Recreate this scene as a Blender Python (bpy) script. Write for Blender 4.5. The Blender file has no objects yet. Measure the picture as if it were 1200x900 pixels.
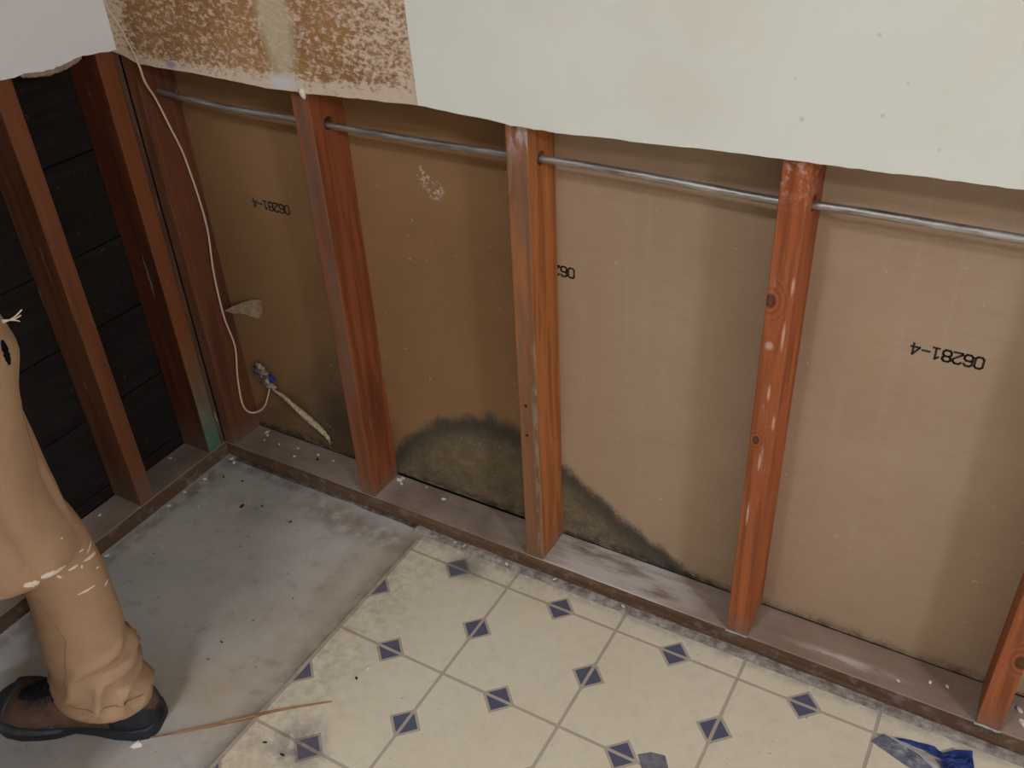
import bpy, bmesh, math, random
import numpy as np
from mathutils import Vector, Matrix, Euler
from mathutils.bvhtree import BVHTree
random.seed(7)
scene = bpy.context.scene
COL = scene.collection

# ------------------------------------------------------------------ camera
cam_d = bpy.data.cameras.new('camera')
cam_d.sensor_fit = 'HORIZONTAL'; cam_d.sensor_width = 36.0
cam_d.lens = 36.0 * 1107.4 / 1200.0
cam_d.clip_start = 0.02
cam = bpy.data.objects.new('camera', cam_d); COL.objects.link(cam)
cam.location = (1.5119, -1.1548, 1.3691)
cam.rotation_euler = (0.9709, 0.0462, 0.5222)
scene.camera = cam

# ------------------------------------------------------------------ world, lamps, exposure
world = bpy.data.worlds.new('world'); scene.world = world; world.use_nodes = True
world.node_tree.nodes['Background'].inputs[0].default_value = (0.05, 0.045, 0.04, 1)
world.node_tree.nodes['Background'].inputs[1].default_value = 0.05
scene.view_settings.view_transform = 'Standard'
scene.view_settings.look = 'None'
scene.view_settings.gamma = 1.0
scene.view_settings.use_curve_mapping = False
scene.view_settings.exposure = 0.0
LAMPS = [  # ceiling lights of the room: place, radius, watts, colour
    ((4.55, -2.30, 2.40), 0.20, 90.0, (0.92, 1.0, 1.22)),
    ((0.85, -1.75, 2.40), 0.15, 19.0, (0.94, 1.0, 1.16)),
]

# ------------------------------------------------------------------ helpers
def lin(r, g, b):
    f = lambda c: (c / 255 / 12.92) if c / 255 <= 0.04045 else ((c / 255 + 0.055) / 1.055) ** 2.4
    return (f(r), f(g), f(b), 1.0)

def link(name, me, mat=None, parent=None, loc=None, smooth=False):
    o = bpy.data.objects.new(name, me); COL.objects.link(o)
    if mat is not None and not me.materials: me.materials.append(mat)
    if parent is not None: o.parent = parent
    if loc is not None: o.location = loc
    if smooth:
        for p in me.polygons: p.use_smooth = True
    return o
def mesh_of(bm, name='mesh'):
    bmesh.ops.recalc_face_normals(bm, faces=bm.faces[:])
    me = bpy.data.meshes.new(name); bm.to_mesh(me); bm.free(); return me
def obj(name, bm, mat=None, parent=None, loc=None, smooth=False):
    return link(name, mesh_of(bm, name), mat, parent, loc, smooth)
def empty(name, loc=(0, 0, 0), rz=0.0):
    o = bpy.data.objects.new(name, None); COL.objects.link(o); o.empty_display_size = 0.05
    o.location = loc; o.rotation_euler = (0, 0, rz); return o
def tag(o, label=None, cat=None, group=None, kind=None):
    if label: o['label'] = label
    if cat: o['category'] = cat
    if group: o['group'] = group
    if kind: o['kind'] = kind
    return o
def box(bm, x0, x1, y0, y1, z0, z1, bevel=0.0):
    m = bmesh.ops.create_cube(bm, size=1.0)
    vs = m['verts']
    bmesh.ops.scale(bm, vec=(x1 - x0, y1 - y0, z1 - z0), verts=vs)
    bmesh.ops.translate(bm, vec=((x0 + x1) / 2, (y0 + y1) / 2, (z0 + z1) / 2), verts=vs)
    if bevel > 0:
        es = list({e for v in vs for e in v.link_edges})
        bmesh.ops.bevel(bm, geom=es, offset=bevel, segments=2, affect='EDGES', profile=0.5)
def prism(bm, pts, z0, z1):
    """vertical prism over a flat outline"""
    a = [bm.verts.new((x, y, z0)) for x, y in pts]; b = [bm.verts.new((x, y, z1)) for x, y in pts]
    n = len(pts)
    bm.faces.new(b); bm.faces.new(a[::-1])
    for i in range(n): bm.faces.new((a[i], a[(i + 1) % n], b[(i + 1) % n], b[i]))
def tube(bm, pts, radii, seg=12, caps=True, flat=1.0):
    """round tapered tube along a polyline with rounded ends"""
    P = [Vector(p) for p in pts]; n = len(P)
    if not isinstance(radii, (list, tuple)): radii = [radii] * n
    T = [(P[min(i + 1, n - 1)] - P[max(i - 1, 0)]).normalized() for i in range(n)]
    up = Vector((0, 0, 1)) if abs(T[0].z) < 0.9 else Vector((0, 1, 0))
    N = (up - T[0] * up.dot(T[0])).normalized()
    C, Rr, NN, TT = [], [], [], []
    for i in range(n):
        N = (N - T[i] * N.dot(T[i])).normalized()
        if i == 0 and caps:
            for a in (80, 60, 30): C.append(P[0] - T[0] * radii[0] * math.sin(math.radians(a))); Rr.append(radii[0] * math.cos(math.radians(a))); NN.append(N.copy()); TT.append(T[0])
        C.append(P[i]); Rr.append(radii[i]); NN.append(N.copy()); TT.append(T[i])
        if i == n - 1 and caps:
            for a in (30, 60, 80): C.append(P[-1] + T[-1] * radii[-1] * math.sin(math.radians(a))); Rr.append(radii[-1] * math.cos(math.radians(a))); NN.append(N.copy()); TT.append(T[-1])
    rings = []
    for c, r, nn, t in zip(C, Rr, NN, TT):
        bb = t.cross(nn)
        rings.append([bm.verts.new(c + (nn * math.cos(2 * math.pi * k / seg) * flat + bb * math.sin(2 * math.pi * k / seg)) * r) for k in range(seg)])
    for i in range(len(rings) - 1):
        for k in range(seg):
            bm.faces.new((rings[i][k], rings[i][(k + 1) % seg], rings[i + 1][(k + 1) % seg], rings[i + 1][k]))
    bm.faces.new(rings[0][::-1]); bm.faces.new(rings[-1])
def smooth_path(pts, sub=6):
    P = [Vector(p) for p in pts]; out = []
    for i in range(len(P) - 1):
        p0 = P[max(i - 1, 0)]; p1 = P[i]; p2 = P[i + 1]; p3 = P[min(i + 2, len(P) - 1)]
        for s in range(sub):
            t = s / sub
            out.append(0.5 * ((2 * p1) + (p2 - p0) * t + (2 * p0 - 5 * p1 + 4 * p2 - p3) * t * t + (3 * p1 - p0 - 3 * p2 + p3) * t ** 3))
    out.append(P[-1]); return out
def loft(bm, rings, seg=32):
    """rings: (cx, cy, cz, rx, ry, yaw) closed loft"""
    R = []
    for cx, cy, cz, rx, ry, yaw in rings:
        ca, sa = math.cos(yaw), math.sin(yaw)
        row = []
        for k in range(seg):
            a = 2 * math.pi * k / seg; x = rx * math.cos(a); y = ry * math.sin(a)
            row.append(bm.verts.new((cx + x * ca - y * sa, cy + x * sa + y * ca, cz)))
        R.append(row)
    for i in range(len(R) - 1):
        for k in range(seg): bm.faces.new((R[i][k], R[i][(k + 1) % seg], R[i + 1][(k + 1) % seg], R[i + 1][k]))
    bm.faces.new(R[0][::-1]); bm.faces.new(R[-1])
def remeshed(bm, voxel, smooth=6, name='mesh'):
    me = mesh_of(bm, 'tmp'); o = bpy.data.objects.new('tmp', me); COL.objects.link(o)
    m = o.modifiers.new('r', 'REMESH'); m.mode = 'VOXEL'; m.voxel_size = voxel
    s = o.modifiers.new('s', 'SMOOTH'); s.iterations = smooth; s.factor = 0.5
    dg = bpy.context.evaluated_depsgraph_get()
    out = bpy.data.meshes.new_from_object(o.evaluated_get(dg)); out.name = name
    bpy.data.objects.remove(o); bpy.data.meshes.remove(me)
    return out
def cut(o, cutter_bm):
    """boolean difference, applied"""
    c = obj('tmp_cut', cutter_bm)
    m = o.modifiers.new('b', 'BOOLEAN'); m.operation = 'DIFFERENCE'; m.object = c; m.solver = 'EXACT'
    dg = bpy.context.evaluated_depsgraph_get(); dg.update()
    me = bpy.data.meshes.new_from_object(o.evaluated_get(dg)); o.modifiers.clear()
    o.data = me; bpy.data.objects.remove(c)
def hsh(*a):
    return (math.sin(sum(v * k for v, k in zip(a, (12.9898, 78.233, 37.719)))) * 43758.5453) % 1.0
def fbm1(x, seed=0.0):
    v = 0; amp = 1
    for o in range(4):
        f = 2 ** o; xi = math.floor(x * f); t = x * f - xi; t = t * t * (3 - 2 * t)
        v += amp * ((1 - t) * hsh(xi, o, seed) + t * hsh(xi + 1, o, seed) - 0.5); amp *= 0.5
    return v

# ------------------------------------------------------------------ material helper
class MT:
    def __init__(s, name, rough=0.8, spec=0.3):
        s.m = bpy.data.materials.new(name); s.m.use_nodes = True; s.t = s.m.node_tree
        s.b = s.t.nodes['Principled BSDF']; s.b.inputs['Roughness'].default_value = rough
        s.b.inputs['Specular IOR Level'].default_value = spec
    def n(s, typ, **kw):
        nd = s.t.nodes.new('ShaderNode' + typ)
        for k, v in kw.items(): setattr(nd, k, v)
        return nd
    def put(s, sock, v):
        if isinstance(v, bpy.types.NodeSocket): s.t.links.new(v, sock)
        else: sock.default_value = v
    def math(s, op, a, b=0.0, c=0.0, clamp=False):
        nd = s.n('Math', operation=op, use_clamp=clamp)
        for i, v in enumerate((a, b, c)): s.put(nd.inputs[i], v)
        return nd.outputs[0]
    def vmath(s, op, a, b=(0, 0, 0)):
        nd = s.n('VectorMath', operation=op); s.put(nd.inputs[0], a); s.put(nd.inputs[1], b)
        return nd.outputs['Value'] if op in ('LENGTH', 'DISTANCE', 'DOT_PRODUCT') else nd.outputs[0]
    def world(s): return s.n('NewGeometry').outputs['Position']
    def local(s): return s.n('TexCoord').outputs['Object']
    def sep(s, v):
        nd = s.n('SeparateXYZ'); s.put(nd.inputs[0], v); return nd.outputs
    def scale(s, v, sc): return s.vmath('MULTIPLY', v, sc)
    def noise(s, v, scale=5.0, detail=5.0, rough=0.6, dist=0.0):
        nd = s.n('TexNoise'); s.put(nd.inputs['Vector'], v); nd.inputs['Scale'].default_value = scale
        nd.inputs['Detail'].default_value = detail; nd.inputs['Roughness'].default_value = rough; nd.inputs['Distortion'].default_value = dist
        return nd.outputs[0]
    def ramp(s, f, stops):
        nd = s.n('ValToRGB'); s.put(nd.inputs[0], f); e = nd.color_ramp.elements
        while len(e) < len(stops): e.new(0.5)
        for el, (p, c) in zip(e, stops):
            el.position = p; el.color = c if isinstance(c, tuple) else (c, c, c, 1)
        return nd.outputs[0]
    def step(s, v, a, b):
        nd = s.n('MapRange', interpolation_type='SMOOTHSTEP'); s.put(nd.inputs['Value'], v)
        nd.inputs['From Min'].default_value = a; nd.inputs['From Max'].default_value = b
        return nd.outputs[0]
    def mix(s, f, a, b, mode='MIX'):
        nd = s.n('Mix', data_type='RGBA', blend_type=mode); s.put(nd.inputs[0], f); s.put(nd.inputs[6], a); s.put(nd.inputs[7], b)
        return nd.outputs[2]
    def bump(s, h, strength=0.3, dist=0.002):
        nd = s.n('Bump'); nd.inputs['Strength'].default_value = strength; nd.inputs['Distance'].default_value = dist
        s.put(nd.inputs['Height'], h); s.t.links.new(nd.outputs[0], s.b.inputs['Normal'])
    def blob(s, v, c, r, soft=0.4):
        """1 inside an ellipsoid with centre c, radii r"""
        d = s.vmath('LENGTH', s.vmath('DIVIDE', s.vmath('SUBTRACT', v, c), r))
        return s.step(d, 1.0 + soft, 1.0 - soft)
    def col(s, c): s.put(s.b.inputs['Base Color'], c); return s.m
    def rough(s, v): s.put(s.b.inputs['Roughness'], v)

def plain(name, c, rough=0.7, spec=0.3, var=0.12, scale=60.0):
    m = MT(name, rough, spec); p = m.local(); f = m.noise(p, scale, 4)
    d = tuple(x * (1 - var) for x in c[:3]) + (1,); l = tuple(min(1, x * (1 + var)) for x in c[:3]) + (1,)
    m.bump(f, 0.15, 0.001)
    return m.col(m.ramp(f, [(0.3, d), (0.7, l)]))

def wood(name, axis, dark, mid, light, knots=(), face_dust=0.0, dust=0.15, rough=0.62, spec=0.3, seed=0.0, extra=None):
    """plank wood: rings stretched along axis, knots at local points (centre, radius), grey dust on the y=0 face"""
    m = MT(name, rough, spec); p = m.local()
    q = m.vmath('ADD', p, (seed * 1.7, seed * 0.9, seed * 2.3))
    st = [9.0, 9.0, 9.0]; st[axis] = 0.55
    warp = m.n('TexNoise'); m.put(warp.inputs['Vector'], m.scale(q, tuple(0.4 * x for x in st))); warp.inputs['Scale'].default_value = 1.0
    kd = None
    for c, r in knots:
        sc = [r, r, r]; sc[axis] = r * 1.5
        d = m.vmath('LENGTH', m.vmath('DIVIDE', m.vmath('SUBTRACT', p, c), tuple(sc)))
        kd = d if kd is None else m.math('MINIMUM', kd, d)
    g = m.noise(m.scale(q, tuple(st)), 5.0, 6, 0.55, 0.6)
    fst = [120.0, 120.0, 120.0]; fst[axis] = 3.0
    fine = m.noise(m.scale(q, tuple(fst)), 1.0, 3, 0.6)
    if kd is not None:
        near = m.step(kd, 4.0, 0.5)
        rings = m.math('SINE', m.math('MULTIPLY', kd, 7.0))
        g = m.math('ADD', m.math('MULTIPLY', g, m.math('SUBTRACT', 1.0, m.math('MULTIPLY', near, 0.6))),
                   m.math('MULTIPLY', near, m.math('ADD', 0.28, m.math('MULTIPLY', rings, 0.12))))
    bands = m.math('FRACT', m.math('MULTIPLY', g, 6.0))
    bands = m.math('ABSOLUTE', m.math('SUBTRACT', bands, 0.5))
    f = m.math('ADD', m.math('MULTIPLY', g, 0.80), m.math('MULTIPLY', bands, 0.16))
    f = m.math('ADD', f, m.math('MULTIPLY', m.math('SUBTRACT', fine, 0.5), 0.20))
    c = m.ramp(f, [(0.25, dark), (0.5, mid), (0.78, light)])
    if kd is not None: c = m.mix(m.math('MULTIPLY', m.step(kd, 1.1, 0.7), 0.75), c, lin(48, 24, 14))
    sst = [70.0, 70.0, 70.0]; sst[axis] = 7.0
    sc = m.noise(m.scale(q, tuple(sst)), 1.0, 4, 0.65)
    big = m.noise(q, 6.0, 3)
    d = m.math('MULTIPLY', m.step(sc, 0.62, 0.72), m.step(big, 0.42, 0.62))
    c = m.mix(m.math('MULTIPLY', d, min(1.0, dust * 2.2)), c, lin(176, 158, 142))
    if face_dust > 0:
        front = m.step(m.sep(p)[1], 0.0016, 0.0008)
        k = m.math('MULTIPLY', m.math('ADD', 0.35, m.math('MULTIPLY', m.step(m.noise(m.scale(q, (40, 40, 6)), 1.0, 4), 0.4, 0.62), 0.65)), front)
        c = m.mix(m.math('MULTIPLY', k, face_dust), c, lin(112, 88, 70))
    if extra: c = extra(m, p, q, c)
    h = m.math('ADD', fine, m.math('MULTIPLY', g, 0.5))
    m.bump(h, 0.35, 0.0012)
    m.rough(m.math('ADD', rough - 0.1, m.math('MULTIPLY', fine, 0.25)))
    return m.col(c)

# ================================================================== SETTING
SW, D, H = 0.037, 0.0864, 0.038       # stud width, stud depth, sill height
RX, RY, RZ = 5.4, -3.8, 2.44         # room size
S, TX, TY = 0.2307, 0.8036, -0.0674   # vinyl print: pitch and first crossing
SEAM = 0.5675                         # cut edge of the vinyl
VY = -0.022                           # vinyl edge at the wall

# ---- floor slab
def slab_material():
    m = MT('concrete_slab', 0.85, 0.25); p = m.world(); x, y, z = m.sep(p)
    a = m.noise(p, 2.6, 6, 0.62, 0.5); b = m.noise(p, 22.0, 5, 0.65); f = m.noise(p, 260.0, 2)
    c = m.ramp(a, [(0.30, lin(166, 160, 154)), (0.5, lin(188, 182, 173)), (0.72, lin(204, 197, 186))])
    warm = m.math('MULTIPLY', m.step(x, 0.18, 0.5), m.step(m.noise(p, 5.0, 4), 0.3, 0.65))
    c = m.mix(m.math('MULTIPLY', warm, 0.75), c, lin(176, 156, 124))
    c = m.mix(m.math('MULTIPLY', m.step(b, 0.52, 0.75), 0.28), c, lin(206, 198, 190))
    c = m.mix(m.math('MULTIPLY', m.step(b, 0.46, 0.28), 0.3), c, lin(116, 104, 94))
    # darker mottled patches near the corner and along the plates
    for cc, rr, k, colr in [((0.165, -0.128, 0), (0.09, 0.05, 1), 0.22, lin(112, 100, 98)), ((0.42, -0.06, 0), (0.16, 0.035, 1), 0.5, lin(110, 88, 64)),
                            ((0.03, -0.10, 0), (0.04, 0.07, 1), 0.35, lin(86, 74, 66)), ((0.16, -0.02, 0), (0.2, 0.016, 1), 0.4, lin(86, 74, 66)),
                            ((0.02, -0.40, 0), (0.018, 0.4, 1), 0.45, lin(86, 74, 64))]:
        k2 = m.math('MULTIPLY', m.blob(p, cc, rr, 0.6), m.math('MULTIPLY', m.step(m.noise(p, 30.0, 4), 0.3, 0.6), k))
        c = m.mix(k2, c, colr)
    edge = m.step(x, SEAM - 0.05, SEAM)
    c = m.mix(m.math('MULTIPLY', edge, m.math('MULTIPLY', m.step(b, 0.3, 0.6), 0.55)), c, lin(110, 98, 84))
    c = m.mix(m.math('MULTIPLY', m.step(m.noise(p, 85.0, 2), 0.70, 0.76), 0.7), c, lin(200, 190, 178))
    c = m.mix(m.math('MULTIPLY', m.step(m.noise(p, 48.0, 2), 0.30, 0.25), 0.7), c, lin(60, 52, 48))
    m.bump(m.math('ADD', b, m.math('MULTIPLY', f, 0.3)), 0.4, 0.002)
    return m.col(c)
bm = bmesh.new(); box(bm, -0.12, RX, RY, 0.12, -0.08, 0.0)
tag(obj('floor', bm, slab_material()), 'bare grey concrete slab floor, stained and dusty', kind='structure')

# ---- painted drywall on the upper half of the walls
def drywall_material(name, base, warm=0.0):
    m = MT(name, 0.75, 0.25); p = m.world()
    a = m.noise(p, 3.0, 5, 0.6); b = m.noise(p, 140.0, 3)
    c = m.ramp(a, [(0.3, tuple(v * 0.93 for v in base[:3]) + (1,)), (0.7, base)])
    x, y, z = m.sep(p)
    if warm: c = m.mix(m.math('MULTIPLY', m.step(m.noise(p, 5.0, 4), 0.45, 0.7), warm), c, lin(214, 200, 168))
    pits = None
    for cc, r in [((1.352, -0.0127, 1.028), 0.003), ((1.239, -0.0127, 0.972), 0.005), ((1.331, -0.0127, 0.988), 0.004), ((1.40, -0.0127, 0.957), 0.003),
                  ((1.312, -0.0127, 1.078), 0.004), ((1.225, -0.0127, 1.02), 0.003), ((0.0127, -0.10, 1.05), 0.005)]:
        w = m.vmath('ADD', p, m.vmath('MULTIPLY', m.vmath('SUBTRACT', m.n('TexNoise').outputs[1], (0.5, 0.5, 0.5)), (0.01, 0.0, 0.01)))
        k = m.blob(w, cc, (r * 0.6, r, r * 0.6), 0.8); pits = k if pits is None else m.math('MAXIMUM', pits, k)
    c = m.mix(m.math('MULTIPLY', pits, 0.35), c, lin(130, 122, 110))
    m.bump(m.math('ADD', m.math('MULTIPLY', b, 0.4), m.math('MULTIPLY', a, 1.0)), 0.12, 0.002)
    return m.col(c)
def bare_material():
    """brown board face with rests of white paint and plaster"""
    m = MT('stripped_board_face', 0.8, 0.25); p = m.world(); x, y, z = m.sep(p)
    n1 = m.noise(m.scale(p, (1.0, 1.0, 1.6)), 120.0, 3, 0.55, 0.5); n2 = m.noise(p, 11.0, 4)
    brown = m.ramp(m.noise(p, 7.0, 4), [(0.3, lin(134, 92, 50)), (0.7, lin(164, 122, 76))])
    thr = m.math('ADD', m.step(x, 0.46, 0.67), m.math('MULTIPLY', m.step(m.math('ADD', z, m.math('MULTIPLY', n2, 0.02)), 0.960, 0.928), 2.2))
    thr = m.math('ADD', thr, m.math('MULTIPLY', m.step(x, 0.075, 0.03), 1.6))
    thr = m.math('ADD', thr, m.math('MULTIPLY', m.math('SUBTRACT', n2, 0.5), 1.2))
    k = m.step(m.math('ADD', n1, m.math('MULTIPLY', thr, 0.13)), 0.44, 0.74)
    c = m.mix(m.math('MULTIPLY', k, 0.9), brown, lin(214, 192, 168))
    sm = m.blob(m.vmath('ADD', p, m.scale(m.vmath('SUBTRACT', m.n('TexNoise').outputs[1], (0.5, 0.5, 0.5)), (0.03, 0, 0.02))), (0.405, -0.0127, 1.02), (0.032, 1, 0.10), 0.45)
    c = m.mix(m.math('MULTIPLY', sm, 0.75), c, lin(196, 180, 150))
    c = m.mix(m.math('MULTIPLY', m.blob(p, (0.145, -0.0127, 0.928), (0.012, 1, 0.006), 0.6), 0.7), c, lin(110, 120, 150))
    c = m.mix(m.math('MULTIPLY', m.blob(p, (0.40, -0.0127, 0.925), (0.03, 1, 0.012), 0.6), 0.8), c, lin(205, 204, 204))
    m.bump(n1, 0.3, 0.002)
    return m.col(c)
PAINT = drywall_material('cream_painted_drywall', lin(226, 224, 210), 0.25)
PAINT_L = drywall_material('pale_grey_painted_drywall', lin(238, 236, 233))
BARE = bare_material()
def edge_wall(bm, pts, top, t0, t1, axis):
    """sheet with an uneven lower edge; pts = [(s, z)], thickness from t0 to t1 on the other axis"""
    V = []
    for s_, z in pts:
        r = []
        for t in (t0, t1):
            for zz in (z, top): r.append(bm.verts.new((s_, t, zz) if axis == 0 else (t, s_, zz)))
        V.append(r)
    for a, b in zip(V, V[1:]):
        bm.faces.new((a[0], b[0], b[1], a[1])); bm.faces.new((a[2], a[3], b[3], b[2]))
        bm.faces.new((a[0], a[2], b[2], b[0])); bm.faces.new((a[1], b[1], b[3], a[3]))
    for a in (V[0], V[-1]): bm.faces.new((a[0], a[1], a[3], a[2]))
BE = [(0.0, 0.936), (0.03, 0.930), (0.056, 0.9205), (0.243, 0.9165), (0.36, 0.9105), (0.46, 0.912), (0.663, 0.9195), (0.76, 0.9155), (0.83, 0.910), (0.9, 0.909), (1.0, 0.9125),
      (1.17, 0.918), (1.2565, 0.920), (1.33, 0.9205), (1.395, 0.9226), (1.495, 0.9245), (1.7, 0.922), (2.2, 0.926), (3.2, 0.92), (RX, 0.922)]
def interp(T, x):
    for (a, b), (c, d) in zip(T, T[1:]):
        if a <= x <= c: return b + (d - b) * (x - a) / (c - a)
    return T[-1][1] if x > T[-1][0] else T[0][1]
def ragged(T, a, b, n, amp, seed, freq=60.0):
    return [(a + (b - a) * i / n, interp(T, a + (b - a) * i / n) + amp * fbm1((a + (b - a) * i / n) * freq, seed)) for i in range(n + 1)]
bm = bmesh.new(); edge_wall(bm, ragged(BE, 0.0, RX, 420, 0.0016, 1.0), RZ, -0.0127, 0.0, 0)
wall_back = tag(obj('wall_back', bm, BARE), 'upper drywall of the long wall, cut off at waist height with a stripped brown patch', kind='structure')
PE = [(x, z + 0.0004) for x, z in BE]
def seam_edge(z): return 0.668 - (z - 0.92) * 0.035
bm = bmesh.new()
pts = ragged(PE, 0.6685, RX, 380, 0.0016, 1.0)
edge_wall(bm, pts, RZ, -0.0146, -0.0127, 0)
for v in bm.verts:
    if v.co.x < 0.6690: v.co.x = seam_edge(v.co.z)
tag(obj('paint_skin', bm, PAINT, wall_back), 'cream painted facing beside the stripped brown patch')
LE = [(-3.8, 0.955), (-0.6, 0.954), (-0.3, 0.952), (-0.2468, 0.9495), (-0.20, 0.9485), (-0.1837, 0.9445), (-0.15, 0.9405), (-0.11, 0.9425), (-0.079, 0.9475), (-0.05, 0.9460), (-0.03, 0.940), (-0.0127, 0.940)]
bm = bmesh.new(); edge_wall(bm, ragged(LE, -3.8, -0.0127, 420, 0.004, 3.0, 45.0), RZ, 0.0, 0.0127, 1)
wall_left = tag(obj('wall_left', bm, PAINT_L), 'pale grey upper drywall of the short wall with a broken lower edge', kind='structure')
bm = bmesh.new(); tube(bm, [(0.438, -0.0115, 0.914), (0.440, -0.0125, 0.907), (0.441, -0.0125, 0.9045)], [0.006, 0.0045, 0.003], 8)
obj('plaster_drip', bm, plain('plaster_drip_white', lin(206, 194, 178), 0.9, 0.2, 0.15, 150), wall_back, smooth=True)
# torn grey paper lip along the broken edge
bm = bmesh.new(); tube(bm, smooth_path([(0.010, -0.205, 0.9475), (0.013, -0.188, 0.9435), (0.0125, -0.16, 0.939), (0.0135, -0.13, 0.9398), (0.012, -0.105, 0.943), (0.010, -0.09, 0.946)], 5), [0.003 + 0.002 * hsh(i) for i in range(26)], 7)
obj('torn_lip', bm, plain('gypsum_edge', lin(150, 128, 108), 0.9, 0.2, 0.25, 150), wall_left)
# rest of the room shell
WH = drywall_material('white_wall_paint', lin(216, 212, 202))
bm = bmesh.new(); box(bm, RX, RX + 0.1, RY, 0.12, 0, RZ); tag(obj('wall_right', bm, WH), 'plain white wall at the far right end', kind='structure')
bm = bmesh.new(); box(bm, -0.12, RX + 0.1, RY - 0.1, RY, 0, RZ); tag(obj('wall_front', bm, WH), 'plain white wall behind the viewer', kind='structure')
bm = bmesh.new(); box(bm, -0.12, RX + 0.1, RY - 0.1, 0.12, RZ, RZ + 0.05); tag(obj('ceiling', bm, WH), 'plain white ceiling', kind='structure')

# ---- far face of the open wall: brown paper back of the next room's drywall
def paper_material():
    m = MT('brown_drywall_paper', 0.78, 0.3); p = m.world(); x, y, z = m.sep(p)
    a = m.noise(p, 3.2, 5, 0.6); fib = m.noise(m.scale(p, (9.0, 1, 190.0)), 1.0, 4, 0.6); st = m.noise(m.scale(p, (55.0, 1, 1.2)), 1.0, 3)
    c = m.ramp(a, [(0.3, lin(158, 130, 102)), (0.7, lin(172, 146, 118))])
    c = m.mix(m.math('MULTIPLY', m.step(fib, 0.45, 0.75), 0.20), c, lin(142, 110, 80))
    c = m.mix(m.math('MULTIPLY', m.step(st, 0.56, 0.8), 0.28), c, lin(184, 162, 138))
    left_tone = m.math('MULTIPLY', m.step(m.math('ADD', x, m.math('MULTIPLY', a, 0.06)), 0.90, 0.80), 0.8)  # paper turns darker and browner towards the left bays
    c = m.mix(left_tone, c, m.ramp(a, [(0.3, lin(124, 86, 44)), (0.7, lin(138, 98, 54))]), 'MIX')
    # mould: outline height over x
    fc = m.n('FloatCurve'); cv = fc.mapping.curves[0]
    H_ = [(0.0, .05), (.12, .14), (.236, .27), (.30, .33), (.40, .34), (.425, .10), (.452, .128), (.532, .208), (.62, .259), (.70, .279), (.752, .272), (.80, .25), (.853, .217), (.922, .169), (.994, .122), (1.047, .098), (1.101, .066), (1.16, .052), (1.30, .046), (1.7, .045)]
    for i, (px, pz) in enumerate(H_):
        if i == 0: pt = cv.points[0]; pt.location = (px / 1.7, pz)
        elif i == len(H_) - 1: pt = cv.points[len(cv.points) - 1]; pt.location = (px / 1.7, pz)
        else: cv.points.new(px / 1.7, pz)
    fc.mapping.update()
    m.put(fc.inputs['Value'], m.math('DIVIDE', x, 1.7))
    wob = m.math('ADD', m.math('MULTIPLY', m.math('SUBTRACT', m.noise(p, 26.0, 5, 0.65), 0.5), 0.06), m.math('MULTIPLY', m.math('SUBTRACT', m.noise(p, 200.0, 2), 0.5), 0.02))
    dist = m.math('ADD', m.math('SUBTRACT', fc.outputs[0], z), wob)
    left = m.step(x, 0.41, 0.43)
    inside = m.math('ADD', m.math('MULTIPLY', left, m.step(dist, -0.014, 0.024)), m.math('MULTIPLY', m.math('SUBTRACT', 1.0, left), m.step(dist, -0.06, 0.12)))
    inside = m.math('MULTIPLY', inside, m.math('ADD', 0.55, m.math('MULTIPLY', left, 0.45)))
    mott = m.noise(p, 34.0, 5, 0.7); fine = m.noise(p, 240.0, 3, 0.7)
    damp = m.ramp(m.math('ADD', m.math('MULTIPLY', mott, 0.6), m.math('MULTIPLY', fine, 0.4)), [(0.32, lin(58, 52, 40)), (0.5, lin(98, 88, 66)), (0.66, lin(136, 120, 90))])
    c = m.mix(m.math('MULTIPLY', inside, 0.85), c, damp)
    rim = m.math('MULTIPLY', inside, m.step(dist, 0.085, 0.02))
    c = m.mix(m.math('MULTIPLY', rim, m.math('ADD', 0.42, m.math('MULTIPLY', m.step(mott, 0.3, 0.6), 0.38))), c, lin(46, 46, 40))
    core = m.blob(p, (0.66, D, 0.15), (0.13, 1, 0.065), 0.6)
    c = m.mix(m.math('MULTIPLY', core, 0.35), c, lin(120, 102, 76))
    black = m.math('MULTIPLY', m.step(z, 0.068, 0.045), m.step(m.noise(m.scale(p, (30, 1, 60)), 1.0, 4), 0.40, 0.6))
    c = m.mix(m.math('MULTIPLY', black, m.math('ADD', 0.25, m.math('MULTIPLY', m.step(x, 1.3, 1.05), 0.5))), c, lin(26, 24, 20))
    dark0 = m.blob(m.vmath('ADD', p, m.scale(m.vmath('SUBTRACT', m.n('TexNoise').outputs[1], (.5, .5, .5)), (0.1, 0, 0.1))), (0.33, D, 0.13), (0.10, 1, 0.10), 0.7)
    c = m.mix(m.math('MULTIPLY', dark0, 0.6), c, lin(34, 32, 26))
    # white scuffs and small specks
    sc = m.math('MULTIPLY', m.math('MAXIMUM', m.blob(p, (0.592, D, 0.758), (0.012, 1, 0.016), 0.9), m.blob(p, (0.612, D, 0.735), (0.013, 1, 0.014), 0.9)), m.step(m.noise(p, 130.0, 4), 0.5, 0.62))
    c = m.mix(m.math('MULTIPLY', sc, 0.8), c, lin(216, 204, 190))
    sp = m.step(m.noise(p, 75.0, 2), 0.73, 0.77)
    c = m.mix(m.math('MULTIPLY', sp, 0.5), c, lin(206, 192, 174))
    m.bump(m.math('ADD', fib, m.math('MULTIPLY', a, 2.0)), 0.10, 0.002)
    return m.col(c)
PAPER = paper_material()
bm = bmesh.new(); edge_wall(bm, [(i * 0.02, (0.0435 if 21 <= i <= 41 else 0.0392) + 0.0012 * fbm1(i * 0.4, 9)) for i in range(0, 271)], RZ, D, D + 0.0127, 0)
wall_far = tag(obj('wall_far', bm, PAPER), 'brown paper back of drywall between the studs, mould stained near its foot', kind='structure')
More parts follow.
